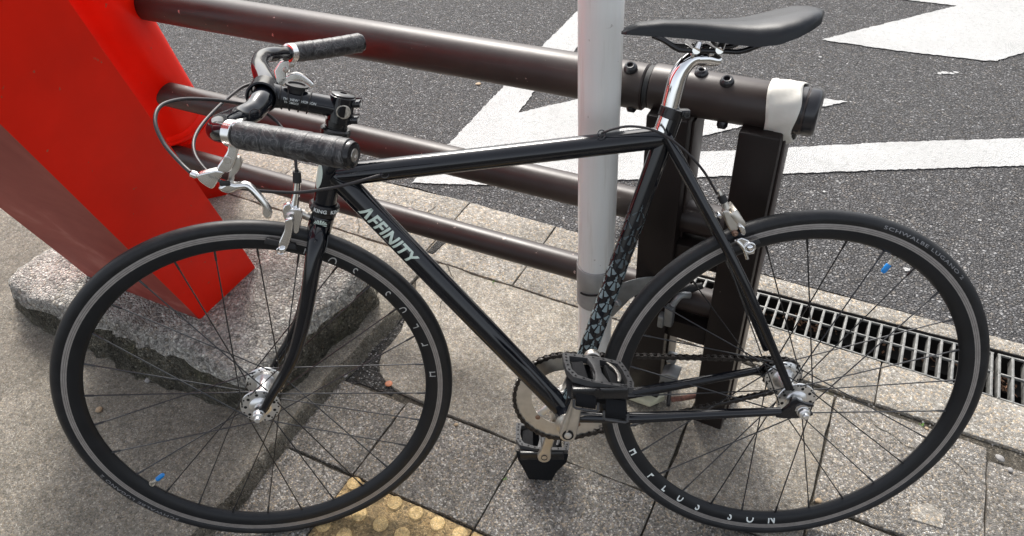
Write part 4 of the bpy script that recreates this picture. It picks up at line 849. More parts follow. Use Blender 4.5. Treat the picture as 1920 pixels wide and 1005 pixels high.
# seat-tube fan pattern
d = (bbc - st0).normalized(); upv = YN.cross(d); bm = bmesh.new()
def sp_(s_, c): a = c / .0156; return st0 + d * s_ + (YN * math.cos(a) + upv * math.sin(a)) * .01590
def petal(s0, c0_, ang, l0, l1, w0, w1):
    ca, sa = math.cos(ang), math.sin(ang); pts = []
    for (l, w) in ((l0, -w0), (l0 + (l1 - l0) * .5, -(w0 + w1) * .5), (l1 - .001, -w1), (l1, 0), (l1 - .001, w1), (l0 + (l1 - l0) * .5, (w0 + w1) * .5), (l0, w0)):
        pts.append(sp_(s0 + l * ca - w * sa, c0_ + l * sa + w * ca))
    f = bm.faces.new([bm.verts.new(p) for p in pts])
Ltot = (bbc - st0).length; row = 0; s_ = .150; bmd = bmesh.new(); bml = bm
while s_ < Ltot - .035:
    bm = bmd if s_ < .235 else bml
    k = min(1.0, .35 + (s_ - .15) / .16)
    offs = (0.0, -.0300, .0300) if row % 2 == 0 else (-.0150, .0150)
    for c in offs:
        petal(s_, c, 0, .006, .0215, .0012 * k, .0044 * k)
        petal(s_, c, .62, .007, .0175, .0012 * k, .0040 * k); petal(s_, c, -.62, .007, .0175, .0012 * k, .0040 * k)
        petal(s_, c, 0, -.007, .0035, .0004, .0016 * k)
        petal(s_, c, .42, -.004, .0050, .0004, .0014 * k); petal(s_, c, -.42, -.004, .0050, .0004, .0014 * k)
    s_ += .0208; row += 1
part('seat_tube_pattern', bml, MT['petal'], frame, smooth=False); part('seat_tube_pattern', bmd, MT['petald'], frame, smooth=False)
# head badge
bm = bmesh.new(); c = F((0, 0, .4285)); ra = (FWs * .80 - SDs * .60).normalized(); rb = AXs.cross(ra)
hb = lambda x, y: F((0, 0, .428 + y)) + (FWs * math.cos(x) + (-SDs) * math.sin(x)) * .0186
patch(bm, [(.62 + .42 * math.cos(q), .0205 * math.sin(q)) for q in [2 * math.pi * k / 20 for k in range(20)]], hb, 3)
part('head_badge', bm, MT['mint'], frame, smooth=False)
# ---------- headset + fork
def ring_band(name, h0, h1, r, m, bev=.0015, parent=None):
    bm = bmesh.new(); tube(bm, [F((0, 0, h0)), F((0, 0, h0 + bev)), F((0, 0, h1 - bev)), F((0, 0, h1))], [r - bev, r, r, r - bev], 40); return part(name, bm, m, parent)
ring_band('lower_headset_cup', .3690, .3815, .0235, MT['black2'], .0025); ring_band('crown_race', .3605, .3695, .0195, MT['black2'])
ring_band('upper_headset_cup', .493, .505, .0225, MT['black2'], .0025)
bm = bmesh.new(); sc = .0086
for q in (0, 1):
    def fn(x, y, q=q):
        ang = math.radians(-40 + q * 66) - 0 + (2.6 - x) * 0 + x * sc / .0237; rad = -SDs * math.cos(ang) - FWs * math.sin(ang)
        return F((0, 0, .3722 + y * sc * .95)) + rad * .02375
    put_text(bm, 'KING', fn, .03, 1.05, 2)
part('headset_lettering', bm, MT['white'], smooth=False)
bm = bmesh.new(); tube(bm, [F((0, 0, .504)), F((0, 0, .5075)), F((0, 0, .508)), F((0, 0, .5105)), F((0, 0, .511)), F((0, 0, .517))], [.0168, .0168, .0160, .0160, .0168, .0168], 32); part('headset_spacers', bm, MT['black2'])
bm = bmesh.new(); tube(bm, [F((0.000, 0, .3615)), F((0.0005, 0, .3595)), F((0.003, 0, .333)), F((0.004, 0, .322))], [.0180, .0188, .0188, .012], 32)
slab(bm, [F((-.012, w, h)) for w, h in ((-.036, .312), (-.030, .340), (0, .348), (.030, .340), (.036, .312), (.022, .318), (.0, .326), (-.022, .318))], FWs, 0.001, 0)
fork = part('fork', bm, MT['black'])
fn_ = D['fork_near']
for s_ in (1, -1):
    pts = smoothpath([F((p[0], p[1] * s_, p[2])) for p in fn_], 5)
    bm = bmesh.new(); tube(bm, pts, [.0165, .0150, .0132, .0122, .0115, .0105, .0090, .0078, .0068], 24, oval=1.0); part('fork_blade', bm, MT['black'], fork)
    c = F((.0577, -.0575 * s_, -.004)); e = F(fn_[-1]) if s_ == 1 else F((fn_[-1][0], -fn_[-1][1], fn_[-1][2]))
    bm = bmesh.new(); dv = (Vector(fh) - e); hubp = Vector(fh) + SDs * (-.0535 * s_)
    a_ = e - (hubp - e).normalized() * .006; dirn = (hubp - a_).normalized(); perp = SDs.cross(dirn)
    slab(bm, [a_ + perp * .0065, hubp + perp * .008 - dirn * .002, hubp + perp * .004 + dirn * .010, hubp - perp * .004 + dirn * .010, hubp - perp * .008 - dirn * .002, a_ - perp * .0065], SDs, .0065, .0015)
    part('fork_dropout', bm, MT['black'], fork)
# fan badge + V line on crown
bm = bmesh.new(); rad = lambda ang: (-SDs * math.cos(ang) - FWs * math.sin(ang))
def cyl(ang, h, r=.0191): return F((.0015, 0, h)) + rad(ang) * r
n = 7
for k in range(n):
    a0 = math.pi * (k + .12) / n * 1.0; a1 = math.pi * (k + .82) / n
    P = [(.10 * math.cos(a0), .0008 * 1), (.55 * math.cos(a0), .0065 * math.sin(a0) + .001), (.58 * math.cos((a0 + a1) / 2), .0075 * math.sin((a0 + a1) / 2) + .001), (.55 * math.cos(a1), .0065 * math.sin(a1) + .001), (.10 * math.cos(a1), .0008)]
    P = [(-.05 + x, .3500 + y) for x, y in P]
    patch(bm, P, cyl, 2)
bm2pts = [[(-.62, .3500), (-.60, .3485), (.52, .3485), (.50, .3500)]]
for P in bm2pts: patch(bm, P, cyl, 3)
part('fork_fan_badge', bm, MT['mint'], fork, smooth=False)
bm = bmesh.new(); tube(bm, [cyl(-.65, .341), cyl(-.35, .337), cyl(-.02, .332), cyl(.3, .337), cyl(.6, .341)], .0007, 6); part('crown_lug_line', bm, MT['galv'], fork)
# ---------- bars
near = smoothpath([F(p) for p in D['bar_near']], 8); farp = smoothpath([F(p) for p in D['bar_far']], 8)
n1 = 6 * 8; bm = bmesh.new()
rb_ = [.0159, .0159, .0150, .0130, .0122, .0119, .0119]
tube(bm, near[:n1 + 6], rb_, 28); tube(bm, farp[:n1 + 6], rb_, 28)
bar = part('handlebar', bm, MT['black'])
def grip(pts, sgn_):
    a = [Vector(p) for p in pts]; L = sum((a[i + 1] - a[i]).length for i in range(len(a) - 1)); N = 150; out = []; rr_ = []
    # resample
    acc = 0; i = 0; cum = [0]
    for j in range(len(a) - 1): cum.append(cum[-1] + (a[j + 1] - a[j]).length)
    for k in range(N):
        s_ = L * k / (N - 1)
        while i < len(a) - 2 and cum[i + 1] < s_: i += 1
        out.append(a[i].lerp(a[i + 1], (s_ - cum[i]) / max(1e-9, cum[i + 1] - cum[i])))
        ph = (s_ / .0185) % 1.0
        rr_.append(.0156 + .0009 * (ph ** .5) * (1 if ph < .93 else 0.2) + (.0004 if 0 < k < N - 3 else -.0015) + .0008 * s_ / L)
    bm = bmesh.new(); tube(bm, out, rr_, 32)
    # slant the wraps
    o = part('bar_tape', bm, MT['camo'], bar)
    d_ = (out[-1] - out[-4]).normalized(); bm = bmesh.new(); e = out[-1]
    disc_profile(bm, e, d_, [(.0152, -.004), (.0158, 0), (.0145, .0035), (.0085, .0045), (.0075, .0035)], 32); disc_profile(bm, e, d_, [(.0076, .0036), (.0072, .0048), (.003, .0052), (.0026, .004), (0, .004)], 24, mat=1)
    obj('bar_end_plug', bm, [MT['black2'], MT['satin']], bar)
grip(near[n1 + 1:], -1); grip(farp[n1 + 1:], 1)
# lever clamps
def band(pts, i, name='lever_clamp', w=.0065):
    p = pts[i]; d_ = (pts[i + 1] - pts[i - 1]).normalized(); bm = bmesh.new(); tube(bm, [p - d_ * w, p - d_ * (w - .001), p + d_ * (w - .001), p + d_ * w], [.0145, .0162, .0162, .0145], 32); part(name, bm, MT['leverm'], bar)
band(near, n1); band(farp, n1)
# near lever
def Fl(k): return [F(p) for p in D[k]]
bm = bmesh.new(); slab(bm, smoothpath(Fl('lev_body') + [F(D['lev_body'][0])], 3)[:-1], SDs, .0135, .003, seg=3); slab(bm, Fl('lev_entry'), SDs, .012, .0028, seg=3)
lb = Fl('lev_barrel'); dv = (lb[1] - lb[0]).normalized()
part('lever_bracket', bm, MT['leverm'], bar, angle=60)
bm = bmesh.new(); tube(bm, [lb[0], lb[0] + dv * .001, lb[1] - dv * .003, lb[1] - dv * .002, lb[1]], [.0030, .0042, .0045, .0032, .0032], 14); part('barrel_adjuster', bm, MT['leverm'], bar)
def blade(key, th, par=bar):
    bm = bmesh.new(); slab(bm, Fl(key), SDs, th, th * .30, seg=4); return part('brake_lever', bm, MT['leverm'], par, angle=75)
blade('lev_blade', .0125)
bm = bmesh.new(); slab(bm, Fl('lev_link'), SDs, .010, .002, seg=3); part('lever_link', bm, MT['satin'], bar, angle=60)
bm = bmesh.new(); sc_ = F(D['lev_screw']) - SDs * .0068; disc_profile(bm, sc_, -SDs, [(.0045, -.001), (.0045, .0006), (.0038, .0012), (.0022, .0012), (.002, 0), (0, 0)], 20)
c = F((.1245, -.2447, .4905)); part('pivot_screw', bm, MT['satin'], bar)
bm = bmesh.new(); box(bm, F((.1165, -.2435, .4885)), (.013, .004, .007), .002); part('lever_reach_slot', bm, MT['rubber'], bar)
bm = bmesh.new(); sc = .0042
put_text(bm, 'TEKTRO', lambda x, y: F((.1368 - x * sc, -.2442, .4935 - .2 * (x * sc) + y * sc)), .0, 1.0, 1); part('lever_lettering', bm, MT['galv'], bar, smooth=False)
# far lever
bm = bmesh.new(); slab(bm, Fl('levf_body'), SDs, .012, .0028, seg=3); part('lever_bracket', bm, MT['leverm'], bar, angle=60)
blade('levf_blade', .012)
for k, rr_ in (('levf_screw', .0048), ('levf_screw2', .0045)):
    bm = bmesh.new(); c = F(D[k]) - SDs * .0055; disc_profile(bm, c, -SDs, [(rr_, -.001), (rr_, .0012), (rr_ * .75, .002), (rr_ * .45, .002), (rr_ * .4, .0), (0, 0)], 18); part('pivot_screw', bm, MT['satin'], bar)
# ---------- stem
s0_, s1_ = F(D['stem'][0]), F(D['stem'][1]); sdv = (s1_ - s0_).normalized()
bm = bmesh.new(); tube(bm, smoothpath([s0_ + sdv * .010, s0_ + sdv * .022, s0_ + sdv * .035, s1_ - sdv * .018, s1_ - sdv * .004], 3), [.0185, .0165, .0150, .0152, .0172], 32)
tube(bm, [s1_ - AXs * .0205, s1_ - AXs * .0195, s1_ + AXs * .0185, s1_ + AXs * .0195], [.0175, .0188, .0188, .0175], 36)
stem = part('stem', bm, MT['black'])
bm = bmesh.new(); tube(bm, [s0_ - SDs * .0215, s0_ - SDs * .0195, s0_ + SDs * .0195, s0_ + SDs * .0215], [.0205, .0222, .0222, .0205], 36, caps=False); o = part('faceplate', bm, MT['black'], stem)
md = o.modifiers.new('th', 'SOLIDIFY'); md.thickness = .004; md.offset = -1
bm = bmesh.new()
for s_ in (-1, 1):
    box(bm, s1_ + sdv * .0215 + AXs * (.0125 * s_) , (.012, .026, .010), .0015)
part('pinch_lugs', bm, MT['black'], stem)
bm = bmesh.new(); disc_profile(bm, s1_ - SDs * .0175 + sdv * .0035 - AXs * .0, (-SDs), [(.0105, -.002), (.0105, .0010), (.0088, .0016), (.0085, .0002), (0, .0002)], 28); part('steerer_window', bm, MT['steer_hole'], stem)
bm = bmesh.new(); disc_profile(bm, s1_ + AXs * .0195, AXs, [(.0175, 0), (.0175, .0022), (.016, .0032), (.0052, .0036), (.0048, .0015), (0, .0015)], 36); part('top_cap', bm, MT['black2'], stem)
bm = bmesh.new(); c = F(D['mount']); c = s0_ + sdv * .044 + AXs * .0145
disc_profile(bm, c, AXs, [(.0125, -.003), (.0125, .004), (.0165, .0055), (.0168, .0085), (.0125, .0088), (.0118, .0062), (0, .0062)], 36); part('computer_mount', bm, MT['rubber'], stem)
for off in (-.019, -.008, .008, .020):
    c = s0_ + sdv * (.044 + off); ax_ = (sdv + AXs * (.12 if off < 0 else -.12)).normalized(); bm = bmesh.new(); torus(bm, c, ax_, .0166, .0011, 32, 8); part('rubber_band', bm, MT['rubber'], stem)
bm = bmesh.new()
def fst(line, s_start, scl, ht):
    def fn(x, y):
        a = math.radians(ht) + y * scl / .0152; u_ = (-SDs * math.cos(a) + AXs * math.sin(a)); return s0_ + sdv * (s_start + x * scl) + u_ * .01535
    put_text(bm, line, fn, .01, 1.0, 2)
fst('THE NEW THOMSON', .028, .0048, 6); fst('THOMSON', .030, .0045, -12)
part('stem_lettering', bm, MT['white'], stem, smooth=False)
# ---------- cables
def cable(name, pts, r=.0024, m='cable'):
    bm = bmesh.new(); tube(bm, smoothpath(pts, 8), r, 12); return part(name, bm, MT[m])
cable('brake_cable', [F(p) for p in D['cab1']])
ca = [F(p) for p in D['cab2a']]; cb = [Vector(p) for p in D['cab2b']]
cable('brake_cable', ca[:-1] + cb)
cable('brake_cable', D['cab3'], .0019)
for p_, d_ in ((Vector(D['cab2b'][-1]), tt1 - tt0), (Vector(D['cab3'][0]), tt0 - tt1)):
    bm = bmesh.new(); torus(bm, p_ + Vector((0, -.004, 0)), (tt1 - tt0).normalized() * .2 + Vector((0, -1, .6)), .0060, .0008, 24, 8); part('cable_port', bm, MT['black'], frame)
# ---------- front caliper
bp = [F(p) for p in D['calf_barrel']]
cal = None
bm = bmesh.new(); slab(bm, smoothpath(Fl('calf_p1') + [F(D['calf_p1'][0])], 2)[:-1], SDs, .010, .0022, seg=3)
cal = part('front_brake_caliper', bm, MT['bright'], angle=60)
bm = bmesh.new(); slab(bm, smoothpath(Fl('calf_arm') + [F(D['calf_arm'][0])], 2)[:-1], SDs, .007, .0022, seg=3); part('brake_arm', bm, MT['bright'], cal, angle=60)
bm = bmesh.new(); slab(bm, [F((p[0], .024, p[2])) for p in D['calf_arm']], SDs, .007, .0022, seg=2); slab(bm, [F((a, w, h)) for a, w, h in ((.05, -.022, .350), (.05, -.022, .338), (.05, .022, .338), (.05, .022, .350))], FWs, .009, .002); part('brake_arm', bm, MT['satin'], cal, angle=60)
bm = bmesh.new(); tube(bm, [bp[0], bp[2]], [.0062, .0068], 18); tube(bm, [bp[0] + (bp[0] - bp[1]).normalized() * .004, bp[0]], .003, 12); part('cable_boot', bm, MT['rubber'], cal)
bm = bmesh.new(); tube(bm, [bp[2], bp[3], bp[4]], [.0052, .0058, .0075], 18); part('barrel_adjuster', bm, MT['chrome'], cal)
bm = bmesh.new(); torus(bm, F(D['calf_loop']) - SDs * .002, SDs, .0058, .0013, 24, 8); disc_profile(bm, F((.0532, -.028, .3035)), -SDs, [(.0050, 0), (.005, .0025), (.003, .004), (0, .004)], 18); part('arm_bolt', bm, MT['chrome'], cal)
def pad(p0, p1, par, th=.008, hh=.0095):
    p0, p1 = Vector(p0), Vector(p1); x_ = (p1 - p0).normalized(); y_ = SDs if par is cal else Vector((0, 1, 0)); z_ = x_.cross(y_).normalized(); bm = bmesh.new()
    pts = [p0 + z_ * (-hh * .45), p0 + x_ * .003 + z_ * (hh * .5), p1 - x_ * .003 + z_ * (hh * .5), p1 + z_ * (-hh * .45), p1 - x_ * .002 - z_ * hh * .55, p0 + x_ * .002 - z_ * hh * .55]
    slab(bm, pts, y_, th, .0018); part('brake_pad', bm, MT['rubber'], par, angle=60)
cp = D['calf_pad']; 
for s_ in (1, -1): pad(F((cp[0][0], cp[0][1] * s_, cp[0][2])), F((cp[1][0], cp[1][1] * s_, cp[1][2])), cal)
b0, b1 = F(D['calf_bolt'][0]), F(D['calf_bolt'][1]); bm = bmesh.new(); tube(bm, [b0, b0.lerp(b1, .3), b0.lerp(b1, .32), b0.lerp(b1, .6), b0.lerp(b1, .62), b1], [.0075, .0075, .0050, .0050, .0065, .0065], 16); part('mounting_bolt', bm, MT['satin'], cal)
# ---------- rear caliper
bm = bmesh.new(); slab(bm, smoothpath(D['calr_arm'] + [D['calr_arm'][0]], 2)[:-1], (0, 1, 0), .012, .0025, seg=3)
calr = part('rear_brake_caliper', bm, MT['satin'], angle=60)
bm = bmesh.new(); slab(bm, D['calr_oval'], (0, 1, 0), .010, .002, seg=3); part('return_spring_cover', bm, MT['bright'], calr, angle=60)
rb = [Vector(p) for p in D['calr_barrel']]; bm = bmesh.new(); tube(bm, [rb[1], rb[2]], [.0062, .0066], 16); part('cable_boot', bm, MT['rubber'], calr)
bm = bmesh.new(); tube(bm, [rb[2], rb[3]], [.0055, .0062], 16); tube(bm, [rb[0], rb[1]], [.003, .0036], 12); part('barrel_adjuster', bm, MT['satin'], calr)
for p in D['calr_nut']:
    bm = bmesh.new(); c = Vector(p); disc_profile(bm, c, (0, -1, 0), [(.005, -.006), (.005, .003), (.003, .005), (0, .005)], 16); part('pivot_nut', bm, MT['chrome'], calr)
bm = bmesh.new(); disc_profile(bm, D['calr_bolt'], (0, -1, 0), [(.0048, -.004), (.0048, .002), (.002, .004), (0, .003)], 16); part('anchor_bolt', bm, MT['bolt'], calr)
lk = [Vector(p) for p in D['calr_link']]
bm = bmesh.new(); slab(bm, D['calr_link'], (0, 1, 0), .005, .0015, seg=2); torus(bm, D['calr_loop'], (0, 1, 0), .0078, .0018, 24, 8); tube(bm, smoothpath(D['calr_prong'], 3), [.003, .0024, .0026], 10); part('brake_arm', bm, MT['leverm'], calr, angle=60)
bm = bmesh.new(); disc_profile(bm, Vector(D['calr_loop']), (0, -1, 0), [(.005, -.002), (.005, .002), (.0025, .004), (0, .004)], 16); part('arm_bolt', bm, MT['chrome'], calr)
bm = bmesh.new(); slab(bm, [(p[0] + .006, .018, p[2] + .004) for p in D['calr_arm']], (0, 1, 0), .010, .002); slab(bm, [(-.15, 0, .672), (-.128, 0, .645), (-.12, 0, .655), (-.14, 0, .683)], (0, 1, 0), .04, .004); part('brake_arm', bm, MT['satin'], calr)
cp = D['calr_pad']
for s_ in (1, -1): pad((cp[0][0], cp[0][1] * s_, cp[0][2]), (cp[1][0], cp[1][1] * s_, cp[1][2]), calr)
# ---------- seatpost + saddle
bm = bmesh.new(); sp = smoothpath(D['sp'], 5); tube(bm, [Vector(D['sp'][0]) - sdir * .03] + sp, [.0136, .0136, .0136, .0132, .0125, .0115, .0105, .0085], 32)
post = part('seatpost', bm, MT['chrome'])
bm = bmesh.new(); hd = smoothpath([(-.226, 0, .9035), (-.2075, 0, .9055), (-.190, 0, .9015), (-.186, 0, .8975)], 4); tube(bm, hd, [.0085, .0115, .0085, .006], 20, oval=1.0)
part('seatpost_head', bm, MT['chrome'], post)
bm = bmesh.new()
for x in (-.2265, -.1945):
    tube(bm, [(x, -.029, .921), (x, .029, .921)], [.0058, .0058], 16); tube(bm, [(x, -.029, .921), (x + .004, -.024, .929)], [.0062, .005], 14)
    tube(bm, [(x * .5 + -.208 * .5, 0, .907), (x, 0, .921)], [.006, .005], 14)
part('saddle_clamp', bm, MT['chrome'], post)
st_ = [ # x, half width, top z, edge z, underside z
 (-.3275, .004, .9420, .9395, .9385), (-.322, .0145, .9480, .9405, .9375), (-.305, .0185, .9550, .9395, .9365), (-.27, .0200, .9585, .9375, .9345), (-.235, .0235, .9585, .9350, .9330),
 (-.205, .0310, .9575, .9320, .9300), (-.175, .0430, .9575, .9290, .9265), (-.150, .0560, .9590, .9280, .9265), (-.125, .0660, .9630, .9325, .9300), (-.100, .0650, .9685, .9415, .9370), (-.080, .0565, .9725, .9500, .9450), (-.066, .0440, .9735, .9560, .9530), (-.056, .0240, .9715, .9630, .9600)]
bm = bmesh.new(); rings = []
fine = []
for i in range(len(st_) - 1):
    for k in range(3):
        t_ = k / 3; fine.append([st_[i][j] * (1 - t_) + st_[i + 1][j] * t_ for j in range(5)])
fine.append(list(st_[-1]))
for x, w, zt, ze, zu in fine:
    rg = []
    m_ = 26
    for k in range(m_):
        a = math.pi * k / (m_ - 1); cy = -math.cos(a)
        y = w * (abs(cy) ** .72) * (1 if cy > 0 else -1); zz = ze + (zt - ze) * (math.sin(a) ** .55)
        zz -= .0016 * math.exp(-(y / .010) ** 2) * (1 if -.27 < x < -.08 else 0)
        rg.append((x, y, zz))
    for k in range(1, 8):
        u = k / 8; y = w * (1 - 2 * u) * .97; zz = ze + .004 * (1 - abs(1 - 2 * u) ** 8)
        rg.append((x, y, zz))
    rings.append([bm.verts.new(p) for p in rg])
for i in range(len(rings) - 1):
    n = len(rings[i])
    for k in range(n): bm.faces.new((rings[i][k], rings[i][(k + 1) % n], rings[i + 1][(k + 1) % n], rings[i + 1][k]))
bm.faces.new(rings[0]); bm.faces.new(rings[-1])
sad = part('saddle', bm, MT['leather'], angle=70)
for s_ in (-1, 1):
    pts = [(-.285, .012 * s_, .938), (-.272, .020 * s_, .9335), (-.2535, .022 * s_, .9225), (-.24, .022 * s_, .9195), (-.1874, .022 * s_, .918), (-.165, .024 * s_, .9175), (-.145, .030 * s_, .925), (-.125, .034 * s_, .934)]
    bm = bmesh.new(); tube(bm, smoothpath(pts, 5), .0036, 12); part('saddle_rail', bm, MT['black2'], sad)
# ---------- drivetrain
cr = bbc + Vector((0, .0435, 0)); bm = bmesh.new(); T_ = 46; Rp = .0127 / (2 * math.sin(math.pi / T_)); seg = T_ * 4
ring_o = []; 
for k in range(seg):
    a = 2 * math.pi * k / seg; ph = k % 4; r = Rp + (.0034, .0005, -.0036, .0005)[ph]
    ring_o.append((r * math.cos(a), r * math.sin(a)))
ri = .0610
def annulus(bm, c, outer, r_in, th, mat=0):
    n = len(outer); rows_ = []
    for s_ in (-1, 1):
        rows_.append([bm.verts.new(c + Vector((x, s_ * th / 2, z))) for x, z in outer]); rows_.append([bm.verts.new(c + Vector((r_in * math.cos(2 * math.pi * k / n), s_ * th / 2, r_in * math.sin(2 * math.pi * k / n)))) for k in range(n)])
    o0, i0, o1, i1 = rows_
    for k in range(n):
        k2 = (k + 1) % n
        for q in ((o0[k], o0[k2], i0[k2], i0[k]), (o1[k], o1[k2], i1[k2], i1[k]), (o0[k], o0[k2], o1[k2], o1[k]), (i0[k], i0[k2], i1[k2], i1[k])):
            f = bm.faces.new(q); f.material_index = mat
annulus(bm, cr, ring_o, ri, .0032)
crank = part('chainring', bm, MT['satin'], angle=30)
ca_ = math.radians(77.5)
bm = bmesh.new()
for k in range(5):
    a = ca_ + math.pi + 2 * math.pi * k / 5 + .63; d_ = Vector((math.cos(a), 0, math.sin(a))); pz = Vector((-d_.z, 0, d_.x)); c = cr + Vector((0, .005, 0))
    slab(bm, [c + pz * .012, c + d_ * .045 + pz * .0065, c + d_ * .069 + pz * .0075, c + d_ * .069 - pz * .0075, c + d_ * .045 - pz * .0065, c - pz * .012], (0, 1, 0), .006, .0012)
part('spider', bm, MT['silver'], crank)
for k in range(5):
    a = ca_ + math.pi + 2 * math.pi * k / 5 + .63; c = cr + Vector((math.cos(a) * .066, -.0016, math.sin(a) * .066)); bm = bmesh.new()
    disc_profile(bm, c, (0, -1, 0), [(.0048, 0), (.0048, .0012), (.0025, .0016), (.0022, .0004), (0, .0004)], 16); part('chainring_bolt', bm, MT['bolt'], crank)
bm = bmesh.new(); disc_profile(bm, bbc + Vector((0, -.033, 0)), (0, -1, 0), [(.0205, 0), (.0205, .004), (.014, .006), (.012, .030), (0, .030)], 32); disc_profile(bm, bbc + Vector((0, .033, 0)), (0, 1, 0), [(.0205, 0), (.0205, .003), (.014, .005), (.012, .014), (0, .014)], 32); part('bottom_bracket_cup', bm, MT['satin'])
def crank_arm(s_, name):
    d_ = Vector((math.cos(ca_), 0, math.sin(ca_))) * (1 if s_ < 0 else -1); pz = Vector((-d_.z, 0, d_.x)); c0 = bbc + Vector((0, s_ * .060, 0)); e = bbc + d_ * .165 + Vector((0, s_ * .073, 0))
    bm = bmesh.new(); P = []
    for k in range(9): a = math.pi / 2 + math.pi * k / 8; P.append(c0 + d_ * math.cos(a) * .0150 + pz * math.sin(a) * .0150)
    P += [c0 + d_ * .03 - pz * .0125, c0 + d_ * .06 - pz * .0095, e - d_ * .02 - pz * .0095]
    for k in range(9): a = -math.pi / 2 + math.pi * k / 8; P.append(e + d_ * math.cos(a) * .0135 + pz * math.sin(a) * .0135)
    P += [e - d_ * .02 + pz * .0095, c0 + d_ * .06 + pz * .0095, c0 + d_ * .03 + pz * .0125]
    nrm = d_.cross(pz).normalized(); nn = Vector((0, 1, 0))
    slab(bm, P, nn, .0135, .003, seg=3)
    o = part(name, bm, MT['satin'], angle=60); out = Vector((0, s_, 0))
    bm = bmesh.new(); disc_profile(bm, c0 + out * .0066, out, [(.0100, 0), (.0100, .0008), (.0065, .0008)], 28); part('dust_ring', bm, MT['pit'], o)
    bm = bmesh.new(); disc_profile(bm, c0 + out * .0066, out, [(.0065, 0), (.0062, .002), (.003, .0026), (0, .0026)], 24); part('crank_bolt', bm, MT['silver'], o)
    bm = bmesh.new(); disc_profile(bm, e - out * .0068, -out, [(.0062, -.003), (.0062, .0006), (.0052, .0006), (.005, -.003), (0, -.003)], 20); part('axle_eye', bm, MT['rubber'], o)
    return e
eL = crank_arm(-1, 'crank_arm'); eR = crank_arm(1, 'crank_arm')
def pedal(corners, s_, axle):
    """corners: far-left, far-right, near-right, near-left of the cage top, in bike space"""
    A, B_, C_, D_ = [Vector(c) for c in corners]; cen = (A + B_ + C_ + D_) / 4; ux = ((B_ - A) + (C_ - D_)).normalized(); uy = ((A - D_) + (B_ - C_)).normalized(); n = ux.cross(uy).normalized()
    if n.z < 0: n = -n
    W = ((B_ - A).length + (C_ - D_).length) / 2; Dp = ((A - D_).length + (B_ - C_).length) / 2
    P = lambda x, y, z=0: cen + ux * (x * W / 2) + uy * (y * Dp / 2) + n * z
    bm = bmesh.new(); out = [(-1, .96), (-.35, 1.04), (.35, 1.04), (.93, .92), (1.02, .3), (1.05, -.6), (.98, -1.0), (.3, -1.02), (-.3, -1.0), (-.86, -.80), (-1.02, -.35), (-1.03, .4)]
    inn = [(-.80, .76), (-.3, .80), (.3, .80), (.76, .70), (.84, .2), (.86, -.5), (.80, -.80), (.3, -.84), (-.3, -.82), (-.70, -.62), (-.84, -.25), (-.84, .35)]
    for z0, z1 in ((-.006, .0), ):
        vo = [bm.verts.new(P(x, y, z1)) for x, y in out]; vi = [bm.verts.new(P(x, y, z1)) for x, y in inn]; wo = [bm.verts.new(P(x * .98, y * .98, -.010)) for x, y in out]; wi = [bm.verts.new(P(x, y, -.010)) for x, y in inn]
        n_ = len(out)
        for k in range(n_):
            k2 = (k + 1) % n_
            for q in ((vo[k], vo[k2], vi[k2], vi[k]), (wo[k], wo[k2], wi[k2], wi[k]), (vo[k], vo[k2], wo[k2], wo[k]), (vi[k], vi[k2], wi[k2], wi[k])): bm.faces.new(q)
    slab(bm, [P(x, y, -.004) for x, y in ((-.22, .85), (.2, .85), (.14, .3), (.12, -.2), (.25, -.9), (-.2, -.9), (-.10, -.2), (-.12, .3))], n, .009, .0015)
    o = part('pedal', bm, MT['plastic'], angle=40)
    # studs
    bm = bmesh.new()
    for k in range(len(out)):
        x = (out[k][0] + inn[k][0]) / 2; y = (out[k][1] + inn[k][1]) / 2; disc_profile(bm, P(x, y, 0), n, [(.0019, 0), (.0017, .0014), (0, .0014)], 8)
        x2 = (out[k][0] + inn[k][0] + out[(k + 1) % 12][0] + inn[(k + 1) % 12][0]) / 4; y2 = (out[k][1] + inn[k][1] + out[(k + 1) % 12][1] + inn[(k + 1) % 12][1]) / 4
        disc_profile(bm, P(x2, y2, 0), n, [(.0019, 0), (.0017, .0014), (0, .0014)], 8)
    part('grip_studs', bm, MT['rubber'], o)
    bm = bmesh.new()
    for sx in (-1, 1): slab(bm, [P(sx * .34, .72, -.010), P(sx * .74, .60, -.012), P(sx * .78, -.55, -.014), P(sx * .34, -.70, -.010)], n, .012, .002)
    part('pedal_web', bm, MT['webbing'], o)
    bm = bmesh.new(); slab(bm, smoothpath([P(.42, .66, .0006), P(.62, .35, .0006), P(.70, -.2, .0006), P(.62, -.66, .0006), P(.52, -.68, .0006), P(.59, -.2, .0006), P(.52, .3, .0006), P(.36, .62, .0006)], 2), n, .003, .0006)
    part('worn_edge', bm, MT['satin'] if s_ < 0 else MT['plastic'], o)
    bm = bmesh.new(); tube(bm, [axle, axle + Vector((0, s_ * .10, 0))], [.008, .007], 16); box(bm, P(0, -.95, -.016), (W * .85, .012, .020), .003); part('pedal_axle', bm, MT['black2'], o)
    return o, P, n, ux
pcl = [(-.4082, -.085, .4678), (-.3083, -.085, .4483), (-.3037, -.165, .4538), (-.3993, -.165, .4695)]
